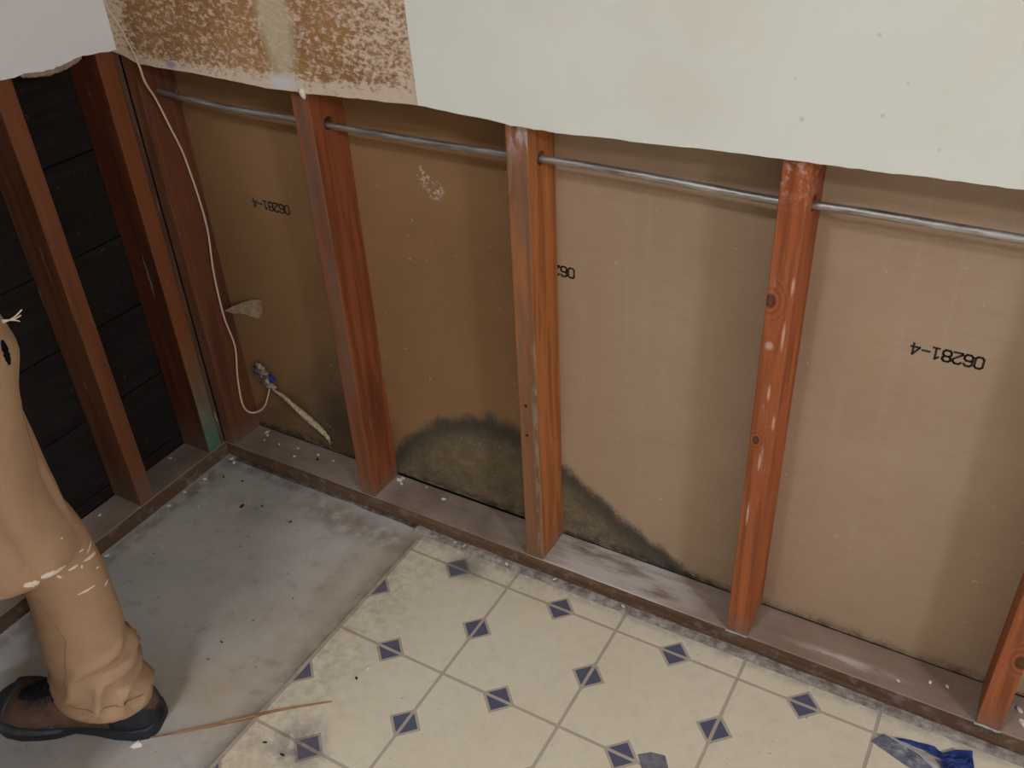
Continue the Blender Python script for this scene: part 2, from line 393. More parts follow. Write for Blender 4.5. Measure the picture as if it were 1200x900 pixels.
# stamped number, upside down, as thin ink strokes
GL = {'0': [[(0, .15), (0, .85), (.15, 1), (.45, 1), (.6, .85), (.6, .15), (.45, 0), (.15, 0), (0, .15)]],
      '6': [[(.6, .85), (.45, 1), (.15, 1), (0, .85), (0, .15), (.15, 0), (.45, 0), (.6, .15), (.6, .4), (.45, .54), (.15, .54), (0, .42)]],
      '2': [[(0, .85), (.15, 1), (.45, 1), (.6, .85), (.6, .62), (0, .12), (0, 0), (.62, 0)]],
      '8': [[(.15, .54), (0, .68), (0, .86), (.15, 1), (.45, 1), (.6, .86), (.6, .68), (.45, .54), (.15, .54), (0, .4), (0, .14), (.15, 0), (.45, 0), (.6, .14), (.6, .4), (.45, .54)]],
      '1': [[(.12, .78), (.36, 1), (.36, 0)], [(.12, 0), (.6, 0)]],
      '-': [[(.02, .46), (.58, .46)]],
      '4': [[(.48, 0), (.48, 1), (0, .3), (.66, .3)]]}
INK = plain('black_stamp_ink', lin(58, 50, 44), 0.8, 0.2, 0.3, 300)
def stamp(xr, zc, h, pitch):
    bm = bmesh.new(); w = h * 0.088
    for i, ch in enumerate('06281-4'):
        for st in GL[ch]:
            for (a, b), (c, d) in zip(st, st[1:]):
                # upside down: characters run from right to left
                p = Vector((xr - i * pitch - a * h, zc + h / 2 - b * h)); q = Vector((xr - i * pitch - c * h, zc + h / 2 - d * h))
                t = (q - p); L = t.length; t /= L; nn = Vector((-t.y, t.x)); p -= t * w * 0.8; q += t * w * 0.8
                vs = []
                for yy in (D - 0.0004, D + 0.0002):
                    vs.append([bm.verts.new((u.x, yy, u.y)) for u in (p + nn * w, q + nn * w, q - nn * w, p - nn * w)])
                bm.faces.new(vs[0])
                for k in range(4): bm.faces.new((vs[0][k], vs[0][(k + 1) % 4], vs[1][(k + 1) % 4], vs[1][k]))
    return obj('stamped_number', bm, INK, wall_far)
stamp(1.5020, 0.6340, 0.0175, 0.0138)
stamp(0.8770, 0.6335, 0.0175, 0.0138)
stamp(0.2600, 0.6340, 0.0175, 0.0138)

# ---- dark horizontal board sheathing behind the left studs
m = MT('dark_sheathing_board', 0.85, 0.2); p = m.world()
f = m.noise(m.scale(p, (20, 4, 60)), 1.0, 5, 0.65)
c = m.ramp(f, [(0.3, lin(19, 15, 13)), (0.7, lin(37, 30, 26))])
c = m.mix(m.math('MULTIPLY', m.step(m.noise(p, 60.0, 3), 0.68, 0.74), 0.35), c, lin(120, 104, 92))
m.bump(f, 0.5, 0.003); SHEATH = m.col(c)
bm = bmesh.new(); box(bm, -0.125, -0.113, RY, 0.12, 0.0, RZ)
wall_out = tag(obj('wall_outer', bm, SHEATH), 'blackened board sheathing behind the studs of the short wall', kind='structure')
ZB = [0.036, 0.066, 0.238, 0.412, 0.570, 0.752, 0.925] + [0.925 + 0.173 * i for i in range(1, 9)]
for i in range(len(ZB) - 1):
    bm = bmesh.new(); off = 0.0025 * hsh(i, 3)
    box(bm, -0.112, -D - 0.001 - off, RY, 0.10, ZB[i] + 0.0015, min(ZB[i + 1] - 0.0015, RZ), 0.002)
    obj('plank', bm, SHEATH, wall_out)

# ================================================================== FRAMING
DK, MD, LT = lin(112, 50, 24), lin(160, 82, 42), lin(186, 108, 62)
def stud_extra(kind):
    def fn(m, p, q, c):
        x, y, z = m.sep(p)
        low = m.step(m.math('ADD', z, m.math('MULTIPLY', m.noise(q, 14.0, 4), 0.08)), 0.10, 0.03)
        c = m.mix(m.math('MULTIPLY', low, 0.55), c, lin(120, 98, 80))
        if kind == 1:
            diag = m.math('MULTIPLY', m.blob(m.vmath('ADD', p, m.scale(m.vmath('SUBTRACT', m.n('TexNoise').outputs[1], (.5, .5, .5)), (.0, .03, .06))), (SW, 0.045, 0.20), (0.5, 0.018, 0.10), 0.7), 0.55)
            c = m.mix(diag, c, lin(66, 32, 18))
        if kind == 2:
            fr = m.step(y, 0.002, 0.001); res = m.step(m.noise(m.scale(q, (60, 60, 22)), 1.0, 4), 0.42, 0.6)
            top = m.math('MULTIPLY', m.math('MULTIPLY', fr, res), m.step(z, 0.80, 0.875))
            c = m.mix(m.math('MULTIPLY', top, 0.85), c, lin(198, 182, 184))
            strip = m.math('MULTIPLY', m.step(x, 0.024, 0.031), m.math('MULTIPLY', fr, m.step(z, 0.52, 0.40)))
            c = m.mix(m.math('MULTIPLY', m.math('MULTIPLY', strip, res), 0.75), c, lin(178, 158, 134))
            body = m.math('MULTIPLY', fr, m.step(z, 0.55, 0.35))
            c = m.mix(m.math('MULTIPLY', body, 0.5), c, lin(118, 86, 62))
            for zz in (0.30, 0.365):
                c = m.mix(m.blob(p, (0.014, 0, zz), (0.0032, 1, 0.0035), 0.4), c, lin(40, 20, 14))
        if kind == 3:
            top = m.math('MULTIPLY', m.step(z, 0.80, 0.86), m.step(m.noise(q, 60.0, 4), 0.48, 0.62))
            c = m.mix(m.math('MULTIPLY', top, 0.6), c, lin(206, 170, 160))
            for cc, r in [((0.034, 0.0, 0.70), (0.002, .01, .012)), ((0.03, 0.0, 0.62), (0.002, .01, .02)), ((0.012, 0, 0.60), (0.005, .01, .006)), ((0.02, 0, 0.52), (0.002, .01, .012)), ((0.033, 0, 0.47), (0.0018, .01, .012)), ((0.02, 0, 0.39), (0.002, .01, .015)), ((0.012, 0.0, 0.28), (.002, .01, .02))]:
                c = m.mix(m.math('MULTIPLY', m.blob(m.vmath('ADD', p, m.scale(m.vmath('SUBTRACT', m.n('TexNoise').outputs[1], (.5, .5, .5)), (.004, .0, .004))), cc, r, 0.6), 0.5), c, lin(226, 196, 180))
            grn = m.math('MULTIPLY', m.step(z, 0.055, 0.02), m.step(m.noise(q, 40.0, 3), 0.45, 0.6))
            c = m.mix(m.math('MULTIPLY', grn, 0.6), c, lin(116, 112, 96))
        return c
    return fn
def stud_mesh(L, bow=0.0, w=SW):
    bm = bmesh.new(); box(bm, 0, w, 0, D, 0, L, 0.0016)
    return bm
HOLE_Y, HOLE_Z = 0.040, 0.843
STUDS = [  # x, material kind, label, knots, colours
    (0.0, 0, 'dark red-brown corner stud with a thin white wire hanging before it', (), (lin(76, 42, 25), lin(106, 60, 36), lin(132, 80, 52)), 0.03),
    (0.3997, 1, 'red-brown stud between the corner bay and the large mould patch', (), (lin(100, 50, 26), lin(142, 76, 40), lin(168, 100, 58)), SW),
    (0.8095, 2, 'orange-brown stud in the middle of the mould patch, whitish residue on its face', (), (lin(128, 72, 34), lin(178, 108, 56), lin(202, 136, 84)), SW),
    (1.2190, 3, 'bright orange stud with a round knot, right of the mould patch', (((0.006, 0.0, 0.672), 0.0085), ((0.010, 0.0, 0.43), 0.006)), (lin(116, 54, 24), lin(166, 88, 44), lin(192, 116, 64)), SW),
    (1.6310, 4, 'rightmost stud, cut by the right edge of the picture', (((0.030, 0.0, 0.16), 0.010),), (lin(110, 54, 26), lin(160, 86, 46), lin(188, 116, 72)), SW),
    (2.0400, 5, 'next stud beyond the right edge of the picture', (), (DK, MD, LT), SW),
    (2.4500, 6, 'farther stud well beyond the right edge of the picture', (), (DK, MD, LT), SW),
]
for x, k, lab, kn, cs, w in STUDS:
    mat = wood('stud_wood_%d' % k, 2, *cs, knots=kn, face_dust=0.75 if k in (1, 2) else (0.35 if k == 0 else 0.12), dust=0.22 if k != 3 else 0.3, seed=k + 0.37, extra=stud_extra(k), rough=0.5 if k in (3, 4) else 0.62)
    o = obj('wall_stud', stud_mesh(RZ - H, w=w), mat, None, (x, 0, H))
    cb = bmesh.new(); bmesh.ops.create_cone(cb, cap_ends=True, segments=20, radius1=0.0115, radius2=0.0115, depth=0.2,
        matrix=Matrix.Translation((x + 0.02, HOLE_Y, HOLE_Z + 0.002)) @ Matrix.Rotation(math.pi / 2, 4, 'Y'))
    bpy.context.view_layer.update()
    if k > 0: cut(o, cb)
    else: cb.free()
    tag(o, lab, 'stud', 'studs of the opened long wall')
def green_extra(m, p, q, c):
    x, y, z = m.sep(p)
    fr = m.step(x, D - 0.002, D - 0.001)
    g = m.math('MULTIPLY', fr, m.step(m.math('ADD', z, m.math('MULTIPLY', m.noise(q, 20, 4), 0.15)), 0.42, 0.12))
    c = m.mix(m.math('MULTIPLY', g, 0.8), c, m.ramp(m.noise(q, 30.0, 4), [(0.3, lin(92, 92, 70)), (0.7, lin(112, 116, 92))]))
    g2 = m.math('MULTIPLY', fr, m.step(m.math('ADD', z, m.math('MULTIPLY', m.noise(q, 24, 4), 0.08)), 0.17, 0.05))
    return m.mix(m.math('MULTIPLY', g2, 0.75), c, lin(58, 112, 92))
for y, k, lab in [(-0.050, 10, 'dark stud in the corner of the short wall, green stain at its foot'), (-0.2554, 11, 'brown stud of the short wall beside the standing leg'), (-0.664, 12, 'stud of the short wall hidden behind the person'), (-1.07, 13, 'farther stud of the short wall beyond the left edge')]:
    sc = (lin(58, 28, 17), lin(92, 46, 26), lin(118, 66, 40)) if k == 10 else (lin(72, 42, 24), lin(108, 64, 38), lin(136, 88, 56))
    def side(m, p, q, c, k=k):
        x, y, z = m.sep(p); fr = m.step(x, D - 0.002, D - 0.001)
        c = m.mix(m.math('MULTIPLY', fr, 0.7 if k == 10 else 0.35), c, m.mix(m.noise(m.scale(q, (60, 60, 3)), 1.0, 3), lin(108, 56, 26), lin(150, 88, 48)))
        c = m.mix(m.math('MULTIPLY', m.step(z, 0.12, 0.02), 0.5), c, lin(104, 88, 72))
        return green_extra(m, p, q, c) if k == 10 else c
    mat = wood('side_stud_wood_%d' % k, 2, *sc, dust=0.35, seed=k * 1.3, extra=side)
    bm = bmesh.new(); box(bm, 0, D, 0, SW, 0, RZ - H, 0.0016)
    o = obj('wall_stud', bm, mat, None, (-D, y, H)); tag(o, lab, 'stud', 'studs of the opened short wall')
# filler strip between the corner studs
bm = bmesh.new(); box(bm, -0.010, 0.0, 0, 0.011, 0, RZ - H, 0.001)
o = obj('filler_strip', bm, wood('strip_wood', 2, lin(66, 46, 34), lin(92, 66, 50), lin(116, 88, 68), dust=0.4, seed=21), None, (-0.001, -0.0120, H))
tag(o, 'narrow grey-brown strip in the corner between the two wall frames', 'wood strip')

# ---- sill plates
def plate_extra(ax, front_ax, sgn):
    def fn(m, p, q, c):
        x, y, z = m.sep(p)
        top = m.step(z, H - 0.002, H - 0.001)
        n = m.noise(m.scale(q, (3, 14, 1) if ax == 0 else (14, 3, 1)), 3.0, 5, 0.6)
        c = m.mix(m.math('MULTIPLY', top, m.math('ADD', 0.45, m.math('MULTIPLY', n, 0.45))), c, m.ramp(m.noise(q, 9.0, 5), [(0.3, lin(134, 116, 98)), (0.7, lin(184, 166, 148))]))
        if ax == 0:
            pale = m.math('MULTIPLY', m.math('MULTIPLY', top, m.blob(p, (0.98, 0.04, H), (0.16, 0.1, 1), 0.5)), m.step(n, 0.3, 0.6))
            c = m.mix(m.math('MULTIPLY', pale, 0.75), c, lin(212, 202, 190))
            wh = m.math('MULTIPLY', m.math('MULTIPLY', top, m.blob(p, (1.42, 0.028, H), (0.07, 0.008, 1), 0.8)), m.step(m.noise(m.scale(q, (20, 90, 1)), 1.0, 4), 0.35, 0.6))
            c = m.mix(m.math('MULTIPLY', wh, 0.85), c, lin(222, 212, 202))
            br = m.math('MULTIPLY', top, m.blob(p, (1.45, 0.04, H), (0.17, 0.1, 1), 0.4))
            c = m.mix(m.math('MULTIPLY', br, 0.35), c, lin(142, 112, 88))
        fr = m.math('SUBTRACT', 1.0, top)
        c = m.mix(m.math('MULTIPLY', m.math('MULTIPLY', fr, m.step(m.noise(q, 35.0, 4), 0.5, 0.7)), 0.4), c, lin(150, 138, 128))
        return c
    return fn
bm = bmesh.new(); box(bm, 0.0005, RX, 0, D, 0, H, 0.002)
o = obj('sill_plate', bm, wood('long_sill_wood', 0, lin(74, 52, 36), lin(104, 78, 56), lin(134, 106, 80), knots=(((1.012, 0.031, H), 0.010), ((0.209, 0.031, H), 0.009)), dust=0.25, seed=3.3, extra=plate_extra(0, 1, -1)))
tag(o, 'long dusty wooden bottom plate under the mouldy bays', 'sill plate')
bm = bmesh.new(); box(bm, -D, 0, RY, D, 0, H, 0.002)
o = obj('sill_plate', bm, wood('short_sill_wood', 1, lin(66, 46, 32), lin(92, 68, 48), lin(118, 92, 68), knots=(((-0.039, -0.135, H), 0.012),), dust=0.3, seed=5.1, extra=plate_extra(1, 0, 1)))
tag(o, 'short-wall wooden bottom plate running from the corner behind the leg', 'sill plate')

# ---- conduit through the studs
m = MT('galvanised_conduit', 0.42, 0.5); p = m.world(); f = m.noise(m.scale(p, (14, 90, 90)), 1.0, 5, 0.65)
m.b.inputs['Metallic'].default_value = 0.75
m.bump(f, 0.5, 0.002); m.rough(m.math('ADD', 0.30, m.math('MULTIPLY', f, 0.3)))
CONDUIT = m.col(m.ramp(f, [(0.3, lin(118, 110, 100)), (0.7, lin(205, 198, 188))]))
cp = [(0.0305, 0.040, 0.853), (0.10, 0.040, 0.847), (0.20, 0.041, 0.8415), (0.30, 0.040, 0.842), (0.40, 0.040, 0.8425), (0.4366, 0.040, 0.8415), (0.55, 0.041, 0.840), (0.68, 0.040, 0.8405), (0.80, 0.040, 0.8425), (0.85, 0.040, 0.8440),
      (0.95, 0.038, 0.8455), (1.08, 0.040, 0.8425), (1.20, 0.040, 0.8395), (1.262, 0.040, 0.8425), (1.36, 0.039, 0.844), (1.50, 0.040, 0.8425), (1.65, 0.040, 0.842), (1.9, 0.040, 0.845), (2.06, 0.04, 0.843), (2.47, 0.04, 0.843), (3.2, 0.04, 0.843)]
bm = bmesh.new(); pp = smooth_path(cp, 8); tube(bm, pp, [0.0058 + 0.0004 * fbm1(i * 0.6, 4) for i in range(len(pp))], 14, flat=1.0)
tag(obj('conduit', bm, CONDUIT, smooth=True), 'grey metal conduit running level through holes in the studs', 'conduit')

# ================================================================== VINYL FLOOR
def vinyl_material(name, base, kind):
    m = MT(name, 0.55, 0.35); p = m.world(); x, y, z = m.sep(p)
    a = m.noise(p, 4.0, 5, 0.6); b = m.noise(p, 46.0, 5, 0.7); f = m.noise(p, 400.0, 2)
    c = m.mix(m.math('MULTIPLY', m.step(b, 0.42, 0.7), 0.25), base, tuple(v * 0.72 for v in base[:3]) + (1,))
    c = m.mix(m.math('MULTIPLY', m.step(a, 0.4, 0.7), 0.25), c, tuple(v * w for v, w in zip(base[:3], (0.86, 0.80, 0.70))) + (1,))
    near = m.math('MAXIMUM', m.step(x, SEAM + 0.17, SEAM + 0.0), m.math('MULTIPLY', m.step(y, -0.12, -0.02), m.step(x, 1.0, 0.7)))
    k = m.math('MULTIPLY', near, m.step(m.math('ADD', m.math('MULTIPLY', m.noise(p, 12.0, 6, 0.75), 0.5), m.math('MULTIPLY', b, 0.5)), 0.38, 0.64))
    c = m.mix(m.math('MULTIPLY', k, 0.5), c, lin(140, 118, 90))
    pu = m.math('MULTIPLY', m.blob(m.vmath('ADD', p, m.scale(m.vmath('SUBTRACT', m.n('TexNoise').outputs[1], (.5, .5, .5)), (.05, .05, 0))), (0.675, -0.535, 0), (0.045, 0.04, 1), 0.6), m.step(b, 0.25, 0.55))
    c = m.mix(m.math('MULTIPLY', pu, 0.6), c, lin(104, 92, 96))
    pz = m.math('MULTIPLY', m.blob(p, (0.70, -0.06, 0), (0.035, 0.025, 1), 0.8), 0.6)
    c = m.mix(pz, c, lin(100, 96, 92))
    sp = m.step(m.noise(p, 95.0, 2), 0.27, 0.23)
    c = m.mix(m.math('MULTIPLY', sp, 0.5), c, lin(96, 84, 72))
    wall = m.math('MULTIPLY', m.step(y, -0.045, -0.022), m.step(b, 0.3, 0.6))
    c = m.mix(m.math('MULTIPLY', wall, 0.5), c, lin(150, 140, 130))
    m.bump(m.math('ADD', b, f), 0.12, 0.001)
    m.rough(m.math('ADD', 0.42, m.math('MULTIPLY', b, 0.3)))
    return m.col(c)
CREAM = vinyl_material('cream_vinyl_print', lin(224, 212, 184), 0)
GROUT = vinyl_material('grey_vinyl_line', lin(184, 170, 148), 1)
BLUE = vinyl_material('blue_vinyl_print', lin(90, 92, 112), 2)
bm = bmesh.new(); box(bm, SEAM, RX, RY, VY, 0.0, 0.0034)
vinyl = obj('vinyl_flooring', bm, GROUT)
tag(vinyl, 'cream sheet vinyl floor printed with blue diamonds, cut off along the bare slab', 'vinyl floor')
G2, A, B = 0.0030, 0.0325, 0.0255
ZT0, ZT1 = 0.0030, 0.0040
def cell_poly(k, j):
    """outline of the cream field of one printed square, notched for the diamonds"""
    x0, x1 = TX + k * S + G2, TX + (k + 1) * S - G2; y1, y0 = TY - j * S - G2, TY - (j + 1) * S + G2
    mx, my = TX + (k + .5) * S, TY - (j + .5) * S; a = A - G2
    return [(x0, y0), (mx - a, y0), (mx, y0 + a), (mx + a, y0), (x1, y0), (x1, my - a), (x1 - a, my), (x1, my + a), (x1, y1), (mx + a, y1), (mx, y1 - a), (mx - a, y1), (x0, y1), (x0, my + a), (x0 + a, my), (x0, my - a)]
def tri_polys(k, j):
    x0, x1 = TX + k * S, TX + (k + 1) * S; y1, y0 = TY - j * S, TY - (j + 1) * S; mx, my = (x0 + x1) / 2, (y0 + y1) / 2; b = B - G2; g = G2
    return [[(mx - b, y0 + g), (mx + b, y0 + g), (mx, y0 + B)], [(mx + b, y1 - g), (mx - b, y1 - g), (mx, y1 - B)],
            [(x0 + g, my + b), (x0 + g, my - b), (x0 + B, my)], [(x1 - g, my - b), (x1 - g, my + b), (x1 - B, my)]]
def clip(poly, ax, val, keep_less):
    out = []
    ins = lambda p: (p[ax] <= val) if keep_less else (p[ax] >= val)
    for i in range(len(poly)):
        p, q = poly[i], poly[(i + 1) % len(poly)]
        if ins(p): out.append(p)
        if ins(p) != ins(q):
            t = (val - p[ax]) / (q[ax] - p[ax]); out.append((p[0] + (q[0] - p[0]) * t, p[1] + (q[1] - p[1]) * t))
    return out
far_c, far_b = bmesh.new(), bmesh.new()
tile_me = None; tri_me = [None] * 4
for k in range(-1, 20):
    for j in range(-1, 17):
        near = k <= 6 and j <= 5
        full = (k >= 0 or True) and j >= 0 and TX + k * S > SEAM and TX + (k + 1) * S < RX and TY - (j + 1) * S > RY
        poly = cell_poly(k, j); tris = tri_polys(k, j)
        def cl(q):
            for ax, v, kl in ((0, SEAM + 0.001, False), (0, RX, True), (1, VY - 0.001, True), (1, RY, False)): q = clip(q, ax, v, kl) if len(q) > 2 else []
            return q
        if not full: poly = cl(poly); tris = [cl(t) for t in tris]
        ox, oy = TX + k * S, TY - j * S
        if not near:
            if len(poly) > 2: prism(far_c, poly, ZT0, ZT1)
            for t in tris:
                if len(t) > 2: prism(far_b, t, ZT0, ZT1)
            continue
        if full and tile_me: me = tile_me
        elif len(poly) > 2:
            b2 = bmesh.new(); prism(b2, [(px - ox, py - oy) for px, py in poly], ZT0, ZT1); me = mesh_of(b2, 'tile'); me.materials.append(CREAM)
            if full: tile_me = me
        else: me = None
        if me: link('vinyl_tile', me, None, vinyl, (ox, oy, 0))
        for i, t in enumerate(tris):
            if len(t) < 3: continue
            if full and tri_me[i]: me = tri_me[i]
            else:
                b2 = bmesh.new(); prism(b2, [(px - ox, py - oy) for px, py in t], ZT0, ZT1); me = mesh_of(b2, 'inset'); me.materials.append(BLUE)
                if full: tri_me[i] = me
            link('diamond_inset', me, None, vinyl, (ox, oy, 0))
tag(obj('vinyl_tile_field', far_c, CREAM, vinyl), kind='stuff')
tag(obj('diamond_inset_field', far_b, BLUE, vinyl), kind='stuff')

# ---- dusty plaster ridge along the foot of the long plate
def ridge(name, x0, x1, n, yf, yb, h, mat, seed):
    bm = bmesh.new(); rows = []
    for i in range(n + 1):
        x = x0 + (x1 - x0) * i / n; w = fbm1(x * 14, seed); w2 = fbm1(x * 22, seed + 5)
        y0 = yf + 0.004 * w; hh = max(0.0012, h * (0.75 + 0.6 * w2))
        rows.append([bm.verts.new((x, y0, 0.001)), bm.verts.new((x, y0 + 0.003, hh * 0.75)), bm.verts.new((x, (y0 + yb) / 2, hh)), bm.verts.new((x, yb, hh * 0.8)), bm.verts.new((x, yb, 0.001))])
    for a, b in zip(rows, rows[1:]):
        for k in range(4): bm.faces.new((a[k], b[k], b[k + 1], a[k + 1]))
        bm.faces.new((a[4], b[4], b[0], a[0]))
    bm.faces.new(rows[0]); bm.faces.new(rows[-1][::-1])
    return obj(name, bm, mat)
m = MT('plaster_residue', 0.9, 0.2); p = m.world(); f = m.noise(p, 55.0, 5, 0.7)
c = m.ramp(f, [(0.34, lin(112, 99, 86)), (0.5, lin(152, 140, 126)), (0.70, lin(190, 182, 172))]); m.bump(f, 0.3, 0.002); RESID = m.col(c)
tag(ridge('plaster_ridge', SEAM - 0.02, RX, 700, -0.020, -0.0005, 0.0065, RESID, 2.0), 'crumbly whitish plaster line between the vinyl and the long plate', 'plaster residue')
m = MT('dirt_residue', 0.9, 0.2); p = m.world(); f = m.noise(p, 55.0, 5, 0.7)
c = m.ramp(f, [(0.35, lin(70, 58, 48)), (0.6, lin(112, 100, 90)), (0.74, lin(190, 180, 172))]); m.bump(f, 0.6, 0.003); DIRT = m.col(c)
tag(ridge('dirt_ridge', 0.03, SEAM - 0.02, 90, -0.010, -0.0005, 0.004, DIRT, 6.0), 'dark gritty line along the plate beside the bare slab', 'dirt')

# ================================================================== SMALL THINGS
# white wire in the corner
WIRE = plain('beige_wire_jacket', lin(214, 186, 160), 0.5, 0.4, 0.05, 40)
wp = [(0.019, -0.0165, 1.20), (0.0195, -0.0165, 1.10), (0.0205, -0.0165, 1.026), (0.042, -0.0165, 0.985), (0.058, -0.0160, 0.945), (0.0655, -0.0155, 0.918), (0.058, -0.006, 0.885), (0.045, 0.018, 0.845), (0.038, 0.040, 0.782), (0.0375, 0.0545, 0.726), (0.038, 0.0645, 0.633), (0.038, 0.0665, 0.556), (0.038, 0.055, 0.463), (0.038, 0.053, 0.359), (0.038, 0.0625, 0.277),
      (0.038, 0.049, 0.205), (0.038, 0.043, 0.137), (0.040, 0.052, 0.104), (0.052, 0.068, 0.096), (0.075, 0.076, 0.118), (0.098, 0.081, 0.172)]
bm = bmesh.new(); wq = smooth_path(wp, 7); tube(bm, wq, [0.0012 if q.z > 0.93 else 0.0021 for q in wq], 8)
tag(obj('wire', bm, WIRE, smooth=True), 'thin beige wire hanging down the corner stud into a loop', 'wire')
# broken outlet hole with torn stuff and a blue wire nut, frayed cord
GYP = plain('torn_gypsum', lin(158, 144, 128), 0.95, 0.15, 0.3, 120)
def lump(name, c, r, mat, seed, parent=None, sub=3, amp=0.35):
    bm = bmesh.new(); bmesh.ops.create_icosphere(bm, subdivisions=sub, radius=1.0)
    for v in bm.verts:
        n = v.co.normalized(); k = 1 + amp * (fbm1(n.x * 2.1 + 5, seed) + fbm1(n.y * 2.3 + 9, seed + 1) + fbm1(n.z * 2.2 + 3, seed + 2))
        v.co = Vector((n.x * r[0], n.y * r[1], n.z * r[2])) * k
    return obj(name, bm, mat, parent, c, True)
t = empty('torn_paper_wad', (0.098, 0.078, 0.20))
GYP2 = plain('dirty_grey_wad', lin(96, 92, 92), 0.9, 0.2, 0.3, 150); GYP3 = plain('brown_wad', lin(128, 104, 82), 0.9, 0.2, 0.3, 150)
for i, (cc, rr_, mm) in enumerate([((-0.012, -0.002, 0.026), (0.012, 0.006, 0.007), GYP), ((-0.022, -0.003, 0.014), (0.012, 0.006, 0.008), GYP2), ((-0.004, -0.004, 0.014), (0.014, 0.006, 0.006), GYP), ((-0.014, -0.004, 0.004), (0.010, 0.006, 0.009), GYP2),
        ((0.006, -0.003, -0.004), (0.013, 0.006, 0.010), GYP), ((-0.006, -0.002, -0.012), (0.012, 0.005, 0.008), GYP3), ((0.012, -0.003, -0.016), (0.008, 0.005, 0.006), GYP)]):
    lump('wad', cc, rr_, mm, 4 + i * 1.7, t, 3, 0.75)
tag(t, 'grey torn paper wad stuck on the brown panel near the corner', 'paper scrap')
NUT = plain('blue_plastic', lin(28, 56, 150), 0.4, 0.5, 0.1, 60)
bm = bmesh.new(); bmesh.ops.create_cone(bm, cap_ends=True, segments=14, radius1=0.0075, radius2=0.0035, depth=0.020)
for v in bm.verts: v.co.x *= 1 + 0.12 * math.sin(8 * math.atan2(v.co.y, v.co.x))
bmesh.ops.bevel(bm, geom=[e for e in bm.edges], offset=0.0008, segments=1, affect='EDGES')
o = obj('wire_connector', bm, NUT, None, (0.1255, 0.068, 0.213)); o.rotation_euler = (0.35, 0.1, 0)
tag(o, 'small blue plastic wire connector on the torn paper wad', 'wire connector')
m = MT('frayed_cord', 0.9, 0.2); p = m.local(); f = m.noise(m.scale(p, (60, 60, 60)), 3.0, 4)
m.bump(f, 0.7, 0.003); CORD = m.col(m.ramp(f, [(0.3, lin(128, 104, 66)), (0.6, lin(206, 186, 146)), (0.8, lin(226, 214, 190))]))
t = empty('frayed_cord', (0.109, 0.078, 0.186))
pp = smooth_path([(0.0, 0.0, 0.0), (0.010, -0.006, -0.009), (0.040, -0.010, -0.015), (0.073, -0.010, -0.036), (0.106, -0.010, -0.057), (0.134, -0.009, -0.076), (0.147, -0.007, -0.092), (0.153, -0.005, -0.108)], 6)
rr = [0.0022 + 0.0052 * math.exp(-((i / len(pp) - 0.58) / 0.30) ** 2) + 0.0012 * fbm1(i * 0.7, 3) for i in range(len(pp))]
rr[-1] = 0.0008; rr[-2] = 0.0014; rr[-3] = 0.002
bm = bmesh.new(); tube(bm, pp, rr, 10); obj('sheath', bm, CORD, t, smooth=True)
for i in range(5):
    bm = bmesh.new(); b = Vector((0.140, -0.008, -0.085)); tube(bm, [b, b + Vector((0.006 + 0.004 * hsh(i, 1), 0.002 * hsh(i, 2), -0.012)), b + Vector((0.012 + 0.010 * hsh(i, 3), 0.0, -0.022 - 0.012 * hsh(i, 4)))], [0.0009, 0.0006, 0.0003], 5)
    obj('strand', bm, CORD, t)
tag(t, 'frayed pale cord end drooping across the brown panel in the corner bay', 'cord')
# torn paper flap
bm = bmesh.new()
fp = [(-0.010, 0.060, 0.000), (0.010, 0.068, 0.012), (0.030, 0.0755, 0.022), (0.060, 0.083, 0.034), (0.082, 0.0855, 0.036), (0.078, 0.0855, 0.006), (0.068, 0.082, -0.012), (0.052, 0.080, -0.012), (0.036, 0.074, -0.004), (0.014, 0.066, -0.004)]
a = [bm.verts.new(v) for v in fp]; b = [bm.verts.new((v[0], v[1] + 0.0012, v[2])) for v in fp]
bm.faces.new(a); bm.faces.new(b[::-1])
for i in range(len(fp)): bm.faces.new((a[i], a[(i + 1) % len(fp)], b[(i + 1) % len(fp)], b[i]))
tag(obj('paper_flap', bm, plain('torn_brown_paper', lin(150, 126, 100), 0.9, 0.2, 0.35, 70), None, (0.045, 0.0, 0.368)), 'torn pointed paper flap sticking out beside the corner stud', 'paper scrap')
# long wood splinter on the floor
SPL = wood('splinter_wood', 0, lin(120, 78, 48), lin(164, 116, 78), lin(196, 152, 112), dust=0.1, seed=9)
bm = bmesh.new(); sp = [(0.437, -0.640, 0.0028), (0.505, -0.581, 0.0032), (0.56, -0.531, 0.0046), (0.60, -0.494, 0.0062), (0.666, -0.440, 0.0060)]
tube(bm, smooth_path(sp, 6), [0.0012 + 0.0014 * math.sin(math.pi * i / 24) for i in range(25)], 6)
tag(obj('wood_splinter', bm, SPL), 'long thin wood splinter lying from the shoe heel onto the vinyl', 'splinter')
